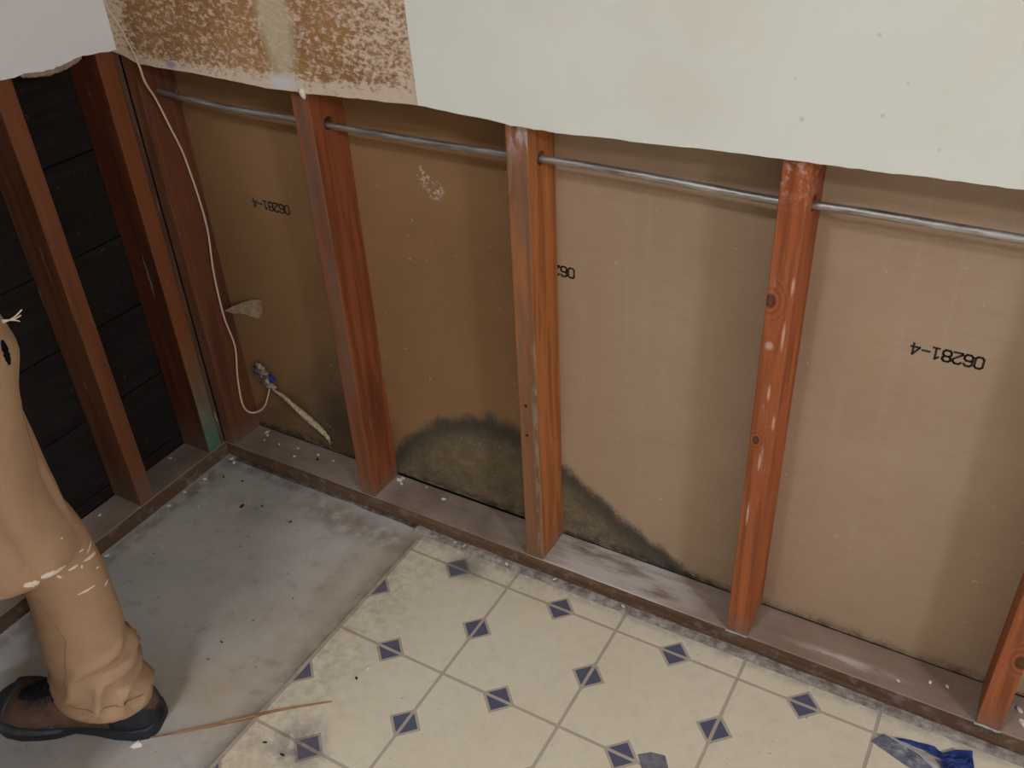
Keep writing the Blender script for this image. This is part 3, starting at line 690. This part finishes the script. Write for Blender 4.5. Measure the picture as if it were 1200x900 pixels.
# blue tape scraps
def sheet(outline, h, seed, name, mat, parent=None, amp=0.004, thick=0.0006, base=0.0045):
    bm = bmesh.new(); n = len(outline); cx = sum(p[0] for p in outline) / n; cy = sum(p[1] for p in outline) / n
    rings = []
    for f in (1.0, 0.75, 0.5, 0.25):
        rings.append([(cx + (px - cx) * f, cy + (py - cy) * f) for px, py in outline])
    def hz(x, y, f): return base + h * (1 - f * 0.5) * 0.5 + amp * abs(fbm1(x * 55 + y * 40, seed) + fbm1(y * 90 - x * 30, seed + 2))
    T = [[bm.verts.new((x, y, hz(x, y, f))) for x, y in r] for r, f in zip(rings, (1, .75, .5, .25))]
    c = bm.verts.new((cx, cy, hz(cx, cy, 0)))
    for a, b in zip(T, T[1:]):
        for i in range(n): bm.faces.new((a[i], a[(i + 1) % n], b[(i + 1) % n], b[i]))
    for i in range(n): bm.faces.new((T[-1][i], T[-1][(i + 1) % n], c))
    o = obj(name, bm, mat, parent); s = o.modifiers.new('t', 'SOLIDIFY'); s.thickness = thick; s.offset = 1
    return o
m = MT('blue_masking_tape', 0.45, 0.4); p = m.world(); f = m.noise(p, 90.0, 4)
m.bump(f, 0.4, 0.002); TAPE = m.col(m.ramp(f, [(0.3, lin(24, 40, 90)), (0.7, lin(44, 72, 138))]))
m = MT('faded_masking_tape', 0.6, 0.3); p = m.world(); f = m.noise(p, 60.0, 5, 0.7)
m.bump(f, 0.4, 0.002); TAPE2 = m.col(m.ramp(f, [(0.3, lin(84, 84, 96)), (0.55, lin(116, 116, 128)), (0.72, lin(176, 170, 162))]))
TAPEW = plain('tape_paper_back', lin(176, 172, 166), 0.7, 0.3, 0.15, 90)
def dense(o, n=3):
    out = []
    for i in range(len(o)):
        a, b = o[i], o[(i + 1) % len(o)]
        for s_ in range(n): out.append((a[0] + (b[0] - a[0]) * s_ / n, a[1] + (b[1] - a[1]) * s_ / n))
    return out
t = empty('masking_tape_scrap', (0, 0, 0))
sheet(dense([(1.494, -0.086), (1.508, -0.064), (1.54, -0.066), (1.585, -0.075), (1.602, -0.090), (1.585, -0.112), (1.555, -0.106), (1.523, -0.096)]), 0.002, 3, 'faded_strip', TAPE2, t, 0.002)
sheet(dense([(1.515, -0.066), (1.55, -0.056), (1.585, -0.051), (1.598, -0.058), (1.606, -0.072), (1.57, -0.066)]), 0.004, 5, 'blue_fold', TAPE, t, 0.005)
sheet(dense([(1.596, -0.060), (1.615, -0.041), (1.638, -0.032), (1.645, -0.066), (1.64, -0.094), (1.612, -0.098), (1.602, -0.080)]), 0.005, 8, 'blue_end', TAPE, t, 0.006)
sheet(dense([(1.510, -0.0655), (1.54, -0.064), (1.58, -0.074), (1.60, -0.088), (1.605, -0.100), (1.590, -0.090), (1.565, -0.078), (1.535, -0.071)]), 0.003, 4, 'paper_edge', TAPEW, t, 0.002, base=0.0066)
tag(t, 'crumpled blue masking tape scrap on the vinyl near the rightmost stud', 'tape')
o = sheet(dense([(1.173, -0.285), (1.19, -0.271), (1.213, -0.266), (1.228, -0.288), (1.232, -0.315), (1.205, -0.325), (1.189, -0.305)]), 0.0005, 6, 'vinyl_scrap', plain('worn_blue_scrap', lin(118, 114, 118), 0.6, 0.3, 0.35, 110), None, 0.0008, 0.0006, 0.0042)
tag(o, 'small worn blue-grey scrap beside a printed diamond at the bottom edge', 'vinyl scrap')
REM = plain('pale_green_tape_rest', lin(160, 172, 160), 0.8, 0.2, 0.2, 150)
for x0, lab in ((1.219, 'pale greenish scrap line at the foot of the knotty orange stud'), (1.631, 'pale greenish scrap line at the foot of the rightmost stud')):
    bm = bmesh.new(); tube(bm, [(x0 + 0.037 * i / 6, -0.0018 - 0.001 * hsh(i, x0), H - 0.0005 + 0.0012 * hsh(i, 2, x0)) for i in range(7)], [0.0008 + 0.0012 * hsh(i, 5, x0) for i in range(7)], 6)
    tag(obj('tape_remnant', bm, REM), lab, 'tape remnant')
# plaster chips
CHIP = plain('white_plaster_chip', lin(226, 220, 210), 0.9, 0.2, 0.1, 200)
CHIPD = plain('dark_grit', lin(58, 46, 40), 0.9, 0.2, 0.2, 200)
CHIPS = [ # x, y, z, size, dark, where
    (0.173, 0.0565, H, .0028, 0), (0.185, 0.030, H, .003, 0), (0.231, 0.059, H, .0035, 0), (0.276, 0.058, H, .002, 0), (0.123, 0.048, H, .003, 0), (0.066, 0.070, H, .005, 0), (0.075, 0.062, H, .004, 0), (0.452, 0.070, H, .0058, 0), (0.462, 0.062, H, .0042, 0), (0.455, 0.0785, H, .004, 0), (0.573, 0.062, H, .0036, 0), (0.518, 0.078, H, .0018, 0),
    (-0.070, -0.106, H, .0036, 0), (-0.060, -0.317, H, .003, 0), (1.508, 0.025, H, .0028, 0), (1.555, 0.046, H, .0035, 0), (1.581, 0.050, H, .0032, 0), (1.700, 0.030, H, .007, 0), (1.69, 0.055, H, .005, 0), (0.08, 0.045, H, .0025, 0),
    (0.020, -0.012, 0, .0055, 0), (0.035, -0.020, 0, .0045, 0), (0.016, -0.095, 0, .005, 0), (0.008, -0.150, 0, .004, 0), (0.072, -0.171, 0, .0025, 0), (0.099, -0.301, 0, .0022, 0), (0.055, -0.271, 0, .0025, 0), (0.012, -0.200, 0, .004, 0), (0.058, -0.322, 0, .0022, 0), (0.013, -0.373, 0, .004, 0), (0.038, -0.468, 0, .003, 0), (0.425, -0.6625, 0, .008, 0),
    (0.679, -0.351, .004, .0028, 0), (0.652, -0.395, .004, .002, 0), (1.21, -0.082, .004, .0018, 0), (0.771, -0.015, .006, .0035, 0), (0.876, -0.008, .007, .003, 0), (1.023, -0.011, .007, .003, 0), (0.646, -0.010, .006, .003, 0), (0.668, -0.012, .006, .003, 0),
    (0.29, -0.115, 0, .003, 1), (0.160, -0.126, 0, .0045, 1), (0.200, -0.105, 0, .0025, 1), (0.330, -0.540, 0, .0035, 1), (0.337, -0.548, 0, .0025, 1), (0.618, -0.556, .004, .003, 1), (0.660, -0.560, .004, .0035, 1), (0.395, -0.43, 0, .0025, 1), (0.05, -0.07, 0, .003, 1), (0.10, -0.06, 0, .0028, 1), (0.674, -0.379, .004, .003, 1), (0.24, 0.045, H, .0035, 1),
]
for i, (x, y, z, r, dk) in enumerate(CHIPS):
    bm = bmesh.new(); bmesh.ops.create_icosphere(bm, subdivisions=1, radius=1.0); an = hsh(i, 7) * 3.1
    for v in bm.verts:
        k = 0.75 + 0.5 * hsh(v.index, i); a_, b_ = v.co.x * 1.5 * k, v.co.y * 0.8 * k
        v.co = Vector((a_ * math.cos(an) - b_ * math.sin(an), a_ * math.sin(an) + b_ * math.cos(an), max(v.co.z, -0.6) * 0.5 * k)) * r
    zmin = min(v.co.z for v in bm.verts)
    o = obj('dark_grit' if dk else 'plaster_chip', bm, CHIPD if dk else CHIP, None, (x, y, z - zmin))
    on = 'wooden bottom plates' if z == H else ('bare slab' if z == 0 else 'vinyl edge')
    if r >= .008: tag(o, 'white plaster chip under the heel of the work shoe', 'plaster chip', 'plaster chips')
    elif dk: tag(o, 'tiny dark crumb of grit lying on the ' + ('bottom plate' if z == H else 'bare slab' if z == 0 else 'vinyl'), 'grit', 'crumbs of grit')
    else: tag(o, 'tiny white plaster chip lying on the ' + on, 'plaster chip', 'plaster chips')

# ================================================================== PERSON (only one leg is in view)
FW = Vector((-0.92, -0.39, 0)).normalized(); YAW = math.atan2(FW.y, FW.x); LF = Vector((-FW.y, FW.x, 0))
person = empty('person', (0.36, -0.80, 0.0))
PO = Vector(person.location)
ANK = Vector((0.372, -0.640, 0.0)); OTH = ANK + LF * 0.30 + FW * 0.14
def place(me):   # meshes are built in room coordinates
    me.transform(Matrix.Translation(-PO)); return me
m = MT('tan_work_trousers', 0.9, 0.15); p = m.local()
w = m.noise(p, 5.0, 4); f = m.noise(p, 500.0, 2); b = m.noise(p, 30.0, 4, 0.65)
c = m.ramp(w, [(0.3, lin(160, 126, 96)), (0.7, lin(178, 145, 114))])
c = m.mix(m.math('MULTIPLY', m.step(b, 0.45, 0.7), 0.2), c, lin(136, 104, 76))
m.bump(m.math('ADD', f, m.math('MULTIPLY', b, 2.0)), 0.2, 0.002); PANTS = m.col(c)
LAT = Vector((0.4, 0.92, 0)).normalized()
def leg(bm, an, sg):
    y = YAW; R = []
    for z, l, r in [(0.078, -0.006, .068), (0.095, -0.008, .071), (0.13, -0.008, .067), (0.17, -0.007, .065), (0.21, -0.004, .064), (0.26, 0.0, .061), (0.31, 0.004, .058), (0.36, 0.006, .056), (0.42, 0.0, .058), (0.48, -0.01, .06)]:
        c = an + LAT * l * sg; R.append((c.x, c.y, z, r * 1.05, r, y))
    loft(bm, R)
    R = []
    for z, l, r in [(0.418, -0.040, .075), (0.425, -0.044, .090), (0.440, -0.048, .098), (0.47, -0.054, .100), (0.51, -0.062, .104), (0.56, -0.070, .108), (0.66, -0.075, .113), (0.71, -0.070, .122), (0.75, -0.064, .130), (0.80, -0.075, .132), (0.86, -0.09, .12)]:
        c = an + LAT * l * sg; R.append((c.x, c.y, z, r * 1.02, r, y))
    loft(bm, R)
bm = bmesh.new(); leg(bm, ANK, 1.0); leg(bm, OTH, -1.0)
hip = (ANK + OTH) / 2 + FW * -0.03
R = [(hip.x, hip.y, z, rx, ry, YAW) for z, rx, ry in [(0.72, .10, .15), (0.78, .125, .185), (0.86, .13, .195), (0.94, .12, .18), (0.99, .112, .165)]]
loft(bm, R)
me = remeshed(bm, 0.0075, 5, 'trousers')
n = len(me.vertices); co = np.empty(n * 3); me.vertices.foreach_get('co', co); co = co.reshape(-1, 3); no = np.empty(n * 3); me.vertices.foreach_get('normal', no); no = no.reshape(-1, 3)
for an in (ANK, OTH):
    dx, dy = co[:, 0] - an.x, co[:, 1] - an.y; r = np.hypot(dx, dy); th = np.arctan2(dx * LF.x + dy * LF.y, dx * FW.x + dy * FW.y); z = co[:, 2]
    near = np.clip((0.18 - r) / 0.05, 0, 1)
    win = np.clip((z - 0.085) / 0.03, 0, 1) * np.clip((0.24 - z) / 0.06, 0, 1)
    u = dx * LAT.x + dy * LAT.y; v = dx * LAT.y - dy * LAT.x
    rid = (1 - np.abs(np.sin((z - 0.75 * u) * 58 + 1.2 * np.sin(u * 40 + z * 30) + 5 * v))) ** 1.4
    amt = near * win * (rid * 0.024 - 0.010) * (0.45 + 0.55 * np.clip((u + 0.07) / 0.10, 0, 1))
    up = near * np.clip((z - 0.44) / 0.05, 0, 1) * np.clip((0.75 - z) / 0.1, 0, 1) * 0.004 * np.sin(z * 24 + 2.2 * np.sin(th * 1.5 + 0.5))
    co += no * (amt + up)[:, None]
for an in (ANK, OTH):
    u = (co[:, 0] - an.x) * LAT.x + (co[:, 1] - an.y) * LAT.y; rr = np.hypot(co[:, 0] - an.x, co[:, 1] - an.y)
    co[:, 2] -= np.where(rr < 0.13, 0.30 * u * np.clip((0.15 - co[:, 2]) / 0.07, 0, 1), 0)
    # crease hanging down the back of the thigh
    w = np.where(rr < 0.3, np.clip((co[:, 2] - 0.42) / 0.06, 0, 1), 0); cu = -0.02 - 0.10 * (co[:, 2] - 0.45)
    co -= no * (0.007 * w * np.exp(-((u - cu) / 0.012) ** 2))[:, None]
me.vertices.foreach_set('co', co.ravel()); me.update()
TB = BVHTree.FromPolygons([Vector(v) for v in co], [tuple(pl.vertices) for pl in me.polygons])
place(me); trousers = link('trousers', me, PANTS, person, smooth=True); trousers['label'] = 'tan canvas work trousers with white paint splatters'
# hem band and stitched seams lying on the cloth
def on_cloth(p, off=0.0006):
    q, nrm, i, d = TB.find_nearest(Vector(p)); return q + nrm * off, nrm
SPL_M = plain('dried_white_paint', lin(226, 208, 188), 0.7, 0.3, 0.06, 100)
STITCH = plain('seam_thread', lin(150, 112, 76), 0.9, 0.2, 0.1, 200)
def surf_patch(name, a, b, w, mat, bulge=1.0):
    """slim leaf-shaped patch on the cloth from a to b, half-width w"""
    a, b = Vector(a), Vector(b); bm = bmesh.new(); N = 10; rows = []
    for i in range(N + 1):
        t = i / N; c = a.lerp(b, t); q, nr = on_cloth(c); d = (b - a).normalized(); s_ = d.cross(nr).normalized()
        ww = w * (math.sin(math.pi * (0.06 + 0.88 * t)) ** 0.6) * (0.75 + 0.5 * hsh(i, w * 1000, a.x))
        rows.append([bm.verts.new(on_cloth(q + s_ * ww * k, 0.0009 if k == 0 else 0.0005)[0] - PO) for k in (-1, 0, 1)])
    for r0, r1 in zip(rows, rows[1:]):
        for k in (0, 1): bm.faces.new((r0[k], r0[k + 1], r1[k + 1], r1[k]))
    return obj(name, bm, mat, trousers)
SPLATS = [((0.4439, -0.7208, 0.4471), (0.4459, -0.7024, 0.4358), 0.0055), ((0.4478, -0.6981, 0.4427), (0.4434, -0.6589, 0.4285), 0.0055), ((0.4301, -0.6518, 0.406), (0.4318, -0.6369, 0.405), 0.0022), ((0.4319, -0.6345, 0.3981), (0.4316, -0.6311, 0.3965), 0.0028), ((0.4311, -0.627, 0.4027), (0.419, -0.6002, 0.3922), 0.003), ((0.4285, -0.6176, 0.4087), (0.4143, -0.5969, 0.4114), 0.0016), ((0.4315, -0.6285, 0.4226), (0.4285, -0.6188, 0.4193), 0.0016), ((0.4279, -0.6126, 0.3734), (0.4244, -0.6058, 0.3696), 0.0018), ((0.4279, -0.6108, 0.3346), (0.4200, -0.5990, 0.3330), 0.0028), ((0.4287, -0.6525, 0.3562), (0.4318, -0.6254, 0.3522), 0.0018), ((0.4241, -0.6667, 0.4063), (0.4255, -0.6626, 0.3983), 0.0022), ((0.4447, -0.6514, 0.4742), (0.4433, -0.6472, 0.4722), 0.0012)]
for a, b, w in SPLATS: surf_patch('paint_splatter', a, b, w, SPL_M)
SEAMS = [[(0.3889, -0.6885, 0.36), (0.3969, -0.6882, 0.32), (0.4083, -0.6863, 0.2789), (0.3982, -0.6975, 0.2333), (0.3865, -0.7085, 0.1737)], [(0.3754, -0.716, 0.1475), (0.3873, -0.7085, 0.1291), (0.4195, -0.6962, 0.1262), (0.4432, -0.6648, 0.1181), (0.438, -0.6199, 0.0974)]]
for pts in SEAMS:
    bm = bmesh.new(); q = []
    for a, b in zip(pts, pts[1:]):
        for i in range(8): q.append(on_cloth(Vector(a).lerp(Vector(b), i / 8), 0.0004)[0] - PO)
    tube(bm, q, 0.0009, 5); obj('stitched_seam', bm, STITCH, trousers)
HOLE = plain('black_hole_lining', lin(16, 15, 16), 0.9, 0.1, 0.1, 100)
surf_patch('worn_hole', (0.4462, -0.6225, 0.785), (0.4560, -0.6320, 0.757), 0.0075, HOLE); surf_patch('worn_hole', (0.4500, -0.6190, 0.778), (0.4530, -0.6215, 0.770), 0.003, HOLE)
for i in range(3):
    bm = bmesh.new(); b0 = Vector((0.4230, -0.6000, 0.792 + 0.002 * i)); tube(bm, smooth_path([b0, b0 + Vector((0.006, 0.012, 0.003 - 0.004 * i)), b0 + Vector((0.004 + 0.004 * i, 0.026 - 0.006 * i, 0.006 - 0.006 * i))], 4), 0.0009, 5)
    me = mesh_of(bm, 'thread'); place(me); link('frayed_thread', me, SPL_M, trousers)
# shoes
LEA = plain('brown_nubuck', lin(104, 78, 62), 0.85, 0.2, 0.3, 45)
RUB = plain('black_rubber', lin(38, 40, 46), 0.55, 0.35, 0.25, 60)
RUBG = plain('scuffed_rubber', lin(66, 68, 72), 0.6, 0.35, 0.4, 40)
LACE2 = plain('charcoal_lace', lin(52, 48, 48), 0.8, 0.3, 0.2, 100)
LACE = plain('black_lace', lin(24, 22, 24), 0.8, 0.3, 0.2, 100)
PROF = [  # x from heel, centre y, half width, top height
    (0.000, 0.0, .010, .050), (0.003, 0.0, .019, .064), (0.012, 0.0, .029, .085), (0.035, 0.0, .036, .100), (0.070, 0.001, .036, .105), (0.105, .002, .035, .104), (0.140, .003, .036, .094), (0.170, .005, .040, .082), (0.200, .006, .045, .070), (0.230, .006, .048, .060), (0.258, .005, .046, .053), (0.280, .003, .038, .046), (0.294, .001, .026, .037), (0.301, 0.0, .012, .028)]
def shoe_loft(bm, i0, i1, grow, zb, ztop=1.0, sm=4):
    P = []
    for a, b in zip(PROF[i0:i1], PROF[i0 + 1:i1 + 1]):
        for s_ in range(sm): P.append(tuple(u + (v - u) * s_ / sm for u, v in zip(a, b)))
    P.append(PROF[i1]); rows = []
    for x, cy, w, h in P:
        row = []
        for k in range(17):
            a = math.pi * k / 16; ca, sa = math.cos(a), math.sin(a)
            yy = cy + (w + grow) * math.copysign(abs(ca) ** 0.75, ca); zz = zb + (h * ztop + grow - zb) * abs(sa) ** 0.7
            row.append(bm.verts.new((x, yy, zz)))
        rows.append(row)
    for a, b in zip(rows, rows[1:]):
        for k in range(16): bm.faces.new((a[k], a[k + 1], b[k + 1], b[k]))
        bm.faces.new((a[16], a[0], b[0], b[16]))
    bm.faces.new(rows[0]); bm.faces.new(rows[-1][::-1])
def make_shoe(pos, sg):
    t = empty('work_shoe', tuple(pos - PO)); t.parent = person; t.rotation_euler = (0, 0, YAW)
    t['label'] = 'brown and black worn work shoe'
    M = Matrix.Diagonal((1, sg, 1, 1))
    def add(nm, bm, mat, par=t):
        bm.transform(M); return obj(nm, bm, mat, par, smooth=True)
    bm = bmesh.new(); shoe_loft(bm, 0, 13, 0.0, 0.014); add('upper', bm, LEA)
    # sole with an arch
    bm = bmesh.new(); out = []
    for s_ in (1, -1):
        seq = PROF if s_ == 1 else PROF[::-1]
        for x, cy, w, h in seq:
            ar = 0.006 * math.exp(-((x - 0.13) / 0.03) ** 2); out.append((x, cy + s_ * (w + 0.006 - ar)))
    n_ = len(out); lv = []
    for zz, g in ((0.0, -0.003), (0.003, 0.0), (0.020, 0.0), (0.024, -0.003)):
        lv.append([bm.verts.new((x, y * (1 + g * 10), zz + (0.007 * math.exp(-((x - 0.125) / 0.022) ** 2) if zz < 0.01 else 0) + (0.012 * max(0, (x - 0.25) / 0.05) ** 2 if zz < 0.01 else 0.004 * max(0, (x - 0.25) / 0.05)))) for x, y in out])
    for a, b in zip(lv, lv[1:]):
        for i in range(n_): bm.faces.new((a[i], a[(i + 1) % n_], b[(i + 1) % n_], b[i]))
    bm.faces.new(lv[0][::-1]); bm.faces.new(lv[-1])
    add('sole', bm, RUB)
    bm = bmesh.new(); shoe_loft(bm, 0, 4, 0.0028, 0.012, 0.90); add('heel_counter', bm, RUB)
    bm = bmesh.new(); shoe_loft(bm, 10, 13, 0.0030, 0.012, 1.0); add('toe_cap', bm, RUBG)
    bm = bmesh.new(); shoe_loft(bm, 7, 11, 0.0026, 0.012, 0.56); add('rubber_rand', bm, RUBG)
    for s_ in (1, -1):     # side bumper rising along the forefoot
        bm = bmesh.new(); pp = [(0.275, s_ * .040 + .003, .030), (0.250, s_ * .0495 + .005, .027), (0.220, s_ * .0505 + .006, .024), (0.190, s_ * .0465 + .006, .022), (0.16, s_ * .041 + .005, .021)]
        tube(bm, smooth_path(pp, 4), [0.010 - 0.006 * i / 16 for i in range(17)], 8); add('side_bumper', bm, RUBG)
    bm = bmesh.new(); tube(bm, [(0.145, .004, .093), (0.175, .005, .083), (0.205, .006, .072), (0.228, .006, .064)], [.020, .022, .022, .016], 10, flat=0.35); add('tongue', bm, LACE)
    for i in range(5):
        x = 0.146 + 0.015 * i; zc = 0.099 - 0.0060 * i
        for s_ in (1, -1):
            bm = bmesh.new(); tube(bm, smooth_path([(x, .005 - s_ * .027, zc - .016), (x + .004, .005 - s_ * .012, zc - .001), (x + .010, .005 + s_ * .012, zc - .003), (x + .014, .005 + s_ * .027, zc - .021)], 4), 0.0021, 6); add('lace', bm, LACE2)
    return t
heel = Vector((0.432, -0.607, 0.0))
make_shoe(heel, 1.0); make_shoe(heel + LF * 0.30 + FW * 0.14, -1.0)
# upper body, above the picture
SHIRT = plain('grey_work_shirt', lin(96, 98, 104), 0.9, 0.2, 0.15, 30); SKIN = plain('skin', lin(196, 150, 124), 0.6, 0.3, 0.05, 30); HAIR = plain('short_dark_hair', lin(44, 34, 28), 0.8, 0.3, 0.3, 200)
def at(f, l, z): return hip + FW * f + LF * l + Vector((0, 0, z))
bm = bmesh.new()
loft(bm, [(at(f, 0, 0).x, at(f, 0, 0).y, z, rx, ry, YAW) for f, z, rx, ry in [(0, .93, .135, .185), (0, 1.02, .125, .175), (.01, 1.15, .125, .180), (.02, 1.28, .13, .20), (.02, 1.38, .115, .195), (.01, 1.44, .08, .13), (.01, 1.47, .06, .07)]])
for s_ in (1, -1): tube(bm, [at(.01, s_ * .16, 1.40), at(0, s_ * .215, 1.32), at(-.01, s_ * .235, 1.18), at(0, s_ * .24, 1.10)], [.068, .062, .055, .052], 16)
me = remeshed(bm, 0.012, 6, 'shirt'); place(me); o = link('shirt', me, SHIRT, person, smooth=True); o['label'] = 'grey work shirt'
bm = bmesh.new()
tube(bm, [at(.015, 0, 1.42), at(.03, 0, 1.54)], [.058, .055], 16)
loft(bm, [(at(f, 0, 0).x, at(f, 0, 0).y, z, rx, ry, YAW) for f, z, rx, ry in [(.06, 1.50, .04, .035), (.06, 1.525, .07, .052), (.05, 1.56, .088, .066), (.045, 1.61, .097, .074), (.04, 1.66, .100, .077), (.035, 1.70, .090, .070), (.03, 1.73, .06, .045)]], 24)
tube(bm, [at(.145, 0, 1.625), at(.165, 0, 1.585)], [.010, .015], 10)
for s_ in (1, -1):
    tube(bm, [at(.035, s_ * .078, 1.635), at(.035, s_ * .080, 1.585)], [.016, .012], 8)
    tube(bm, [at(0, s_ * .24, 1.14), at(.03, s_ * .245, 1.00), at(.07, s_ * .235, .88)], [.043, .037, .027], 14)
    pb = at(.08, s_ * .232, .84); tube(bm, [at(.07, s_ * .235, .88), pb, at(.09, s_ * .228, .80)], [.024, .030, .030], 12, flat=0.6)
    for i, (df, L) in enumerate([(.030, .062), (.010, .072), (-.010, .066), (-.028, .052)]):
        b0 = at(.09 + df, s_ * .228, .795); tube(bm, [b0, b0 + Vector((0, 0, -L * .5)) + FW * .004, b0 + Vector((0, 0, -L)) - LF * s_ * .012], [.0092, .0086, .0075], 8)
    b0 = at(.105, s_ * .224, .835); tube(bm, [b0, b0 + FW * .022 + Vector((0, 0, -.025)), b0 + FW * .026 + Vector((0, 0, -.055))], [.011, .0095, .008], 8)
me = remeshed(bm, 0.006, 3, 'body'); place(me); link('body', me, SKIN, person, smooth=True)
bm = bmesh.new(); loft(bm, [(at(f, 0, 0).x, at(f, 0, 0).y, z, rx, ry, YAW) for f, z, rx, ry in [(-.03, 1.60, .05, .075), (-.01, 1.645, .08, .083), (.015, 1.69, .094, .083), (.025, 1.725, .080, .068), (.03, 1.748, .04, .035)]], 20)
me = remeshed(bm, 0.010, 3, 'hair'); place(me); link('hair', me, HAIR, person, smooth=True)
for s_ in (1, -1):
    bm = bmesh.new(); bmesh.ops.create_icosphere(bm, subdivisions=2, radius=0.011); obj('eye', bm, plain('eye_white', lin(220, 216, 210), 0.3), person, at(.128, s_ * .030, 1.625) - PO, True)
bm = bmesh.new(); tube(bm, [at(.135, .022, 1.555), at(.142, 0, 1.557), at(.135, -.022, 1.555)], [.004, .006, .004], 8); me = mesh_of(bm, 'mouth'); place(me); link('mouth', me, plain('lips', lin(160, 100, 90), 0.5), person, smooth=True)
tag(person, 'person in tan paint-splattered work trousers and work shoe, standing at left', 'person')

# ================================================================== CEILING LAMPS
for i, (loc, r, watt, colr) in enumerate(LAMPS):
    t = empty('ceiling_light', (loc[0], loc[1], RZ))
    bm = bmesh.new(); bmesh.ops.create_cone(bm, cap_ends=True, segments=40, radius1=r * 1.05, radius2=r * 1.05, depth=0.02, matrix=Matrix.Translation((0, 0, -0.010)))
    obj('base', bm, plain('lamp_rim_white', lin(230, 230, 228), 0.4), t)
    m = MT('lamp_diffuser_%d' % i, 0.4); m.b.inputs['Emission Color'].default_value = colr + (1,); m.b.inputs['Emission Strength'].default_value = watt / (math.pi * math.pi * r * r)
    m.b.inputs['Base Color'].default_value = (0.8, 0.8, 0.78, 1)
    bm = bmesh.new(); bmesh.ops.create_cone(bm, cap_ends=True, segments=40, radius1=r * 0.9, radius2=r, depth=0.02, matrix=Matrix.Translation((0, 0, -0.030)))
    obj('diffuser', bm, m.m, t)
    tag(t, 'round ceiling light over the ' + ('right end of the room' if i == 0 else 'bare slab near the corner'), 'ceiling light', 'ceiling lights')
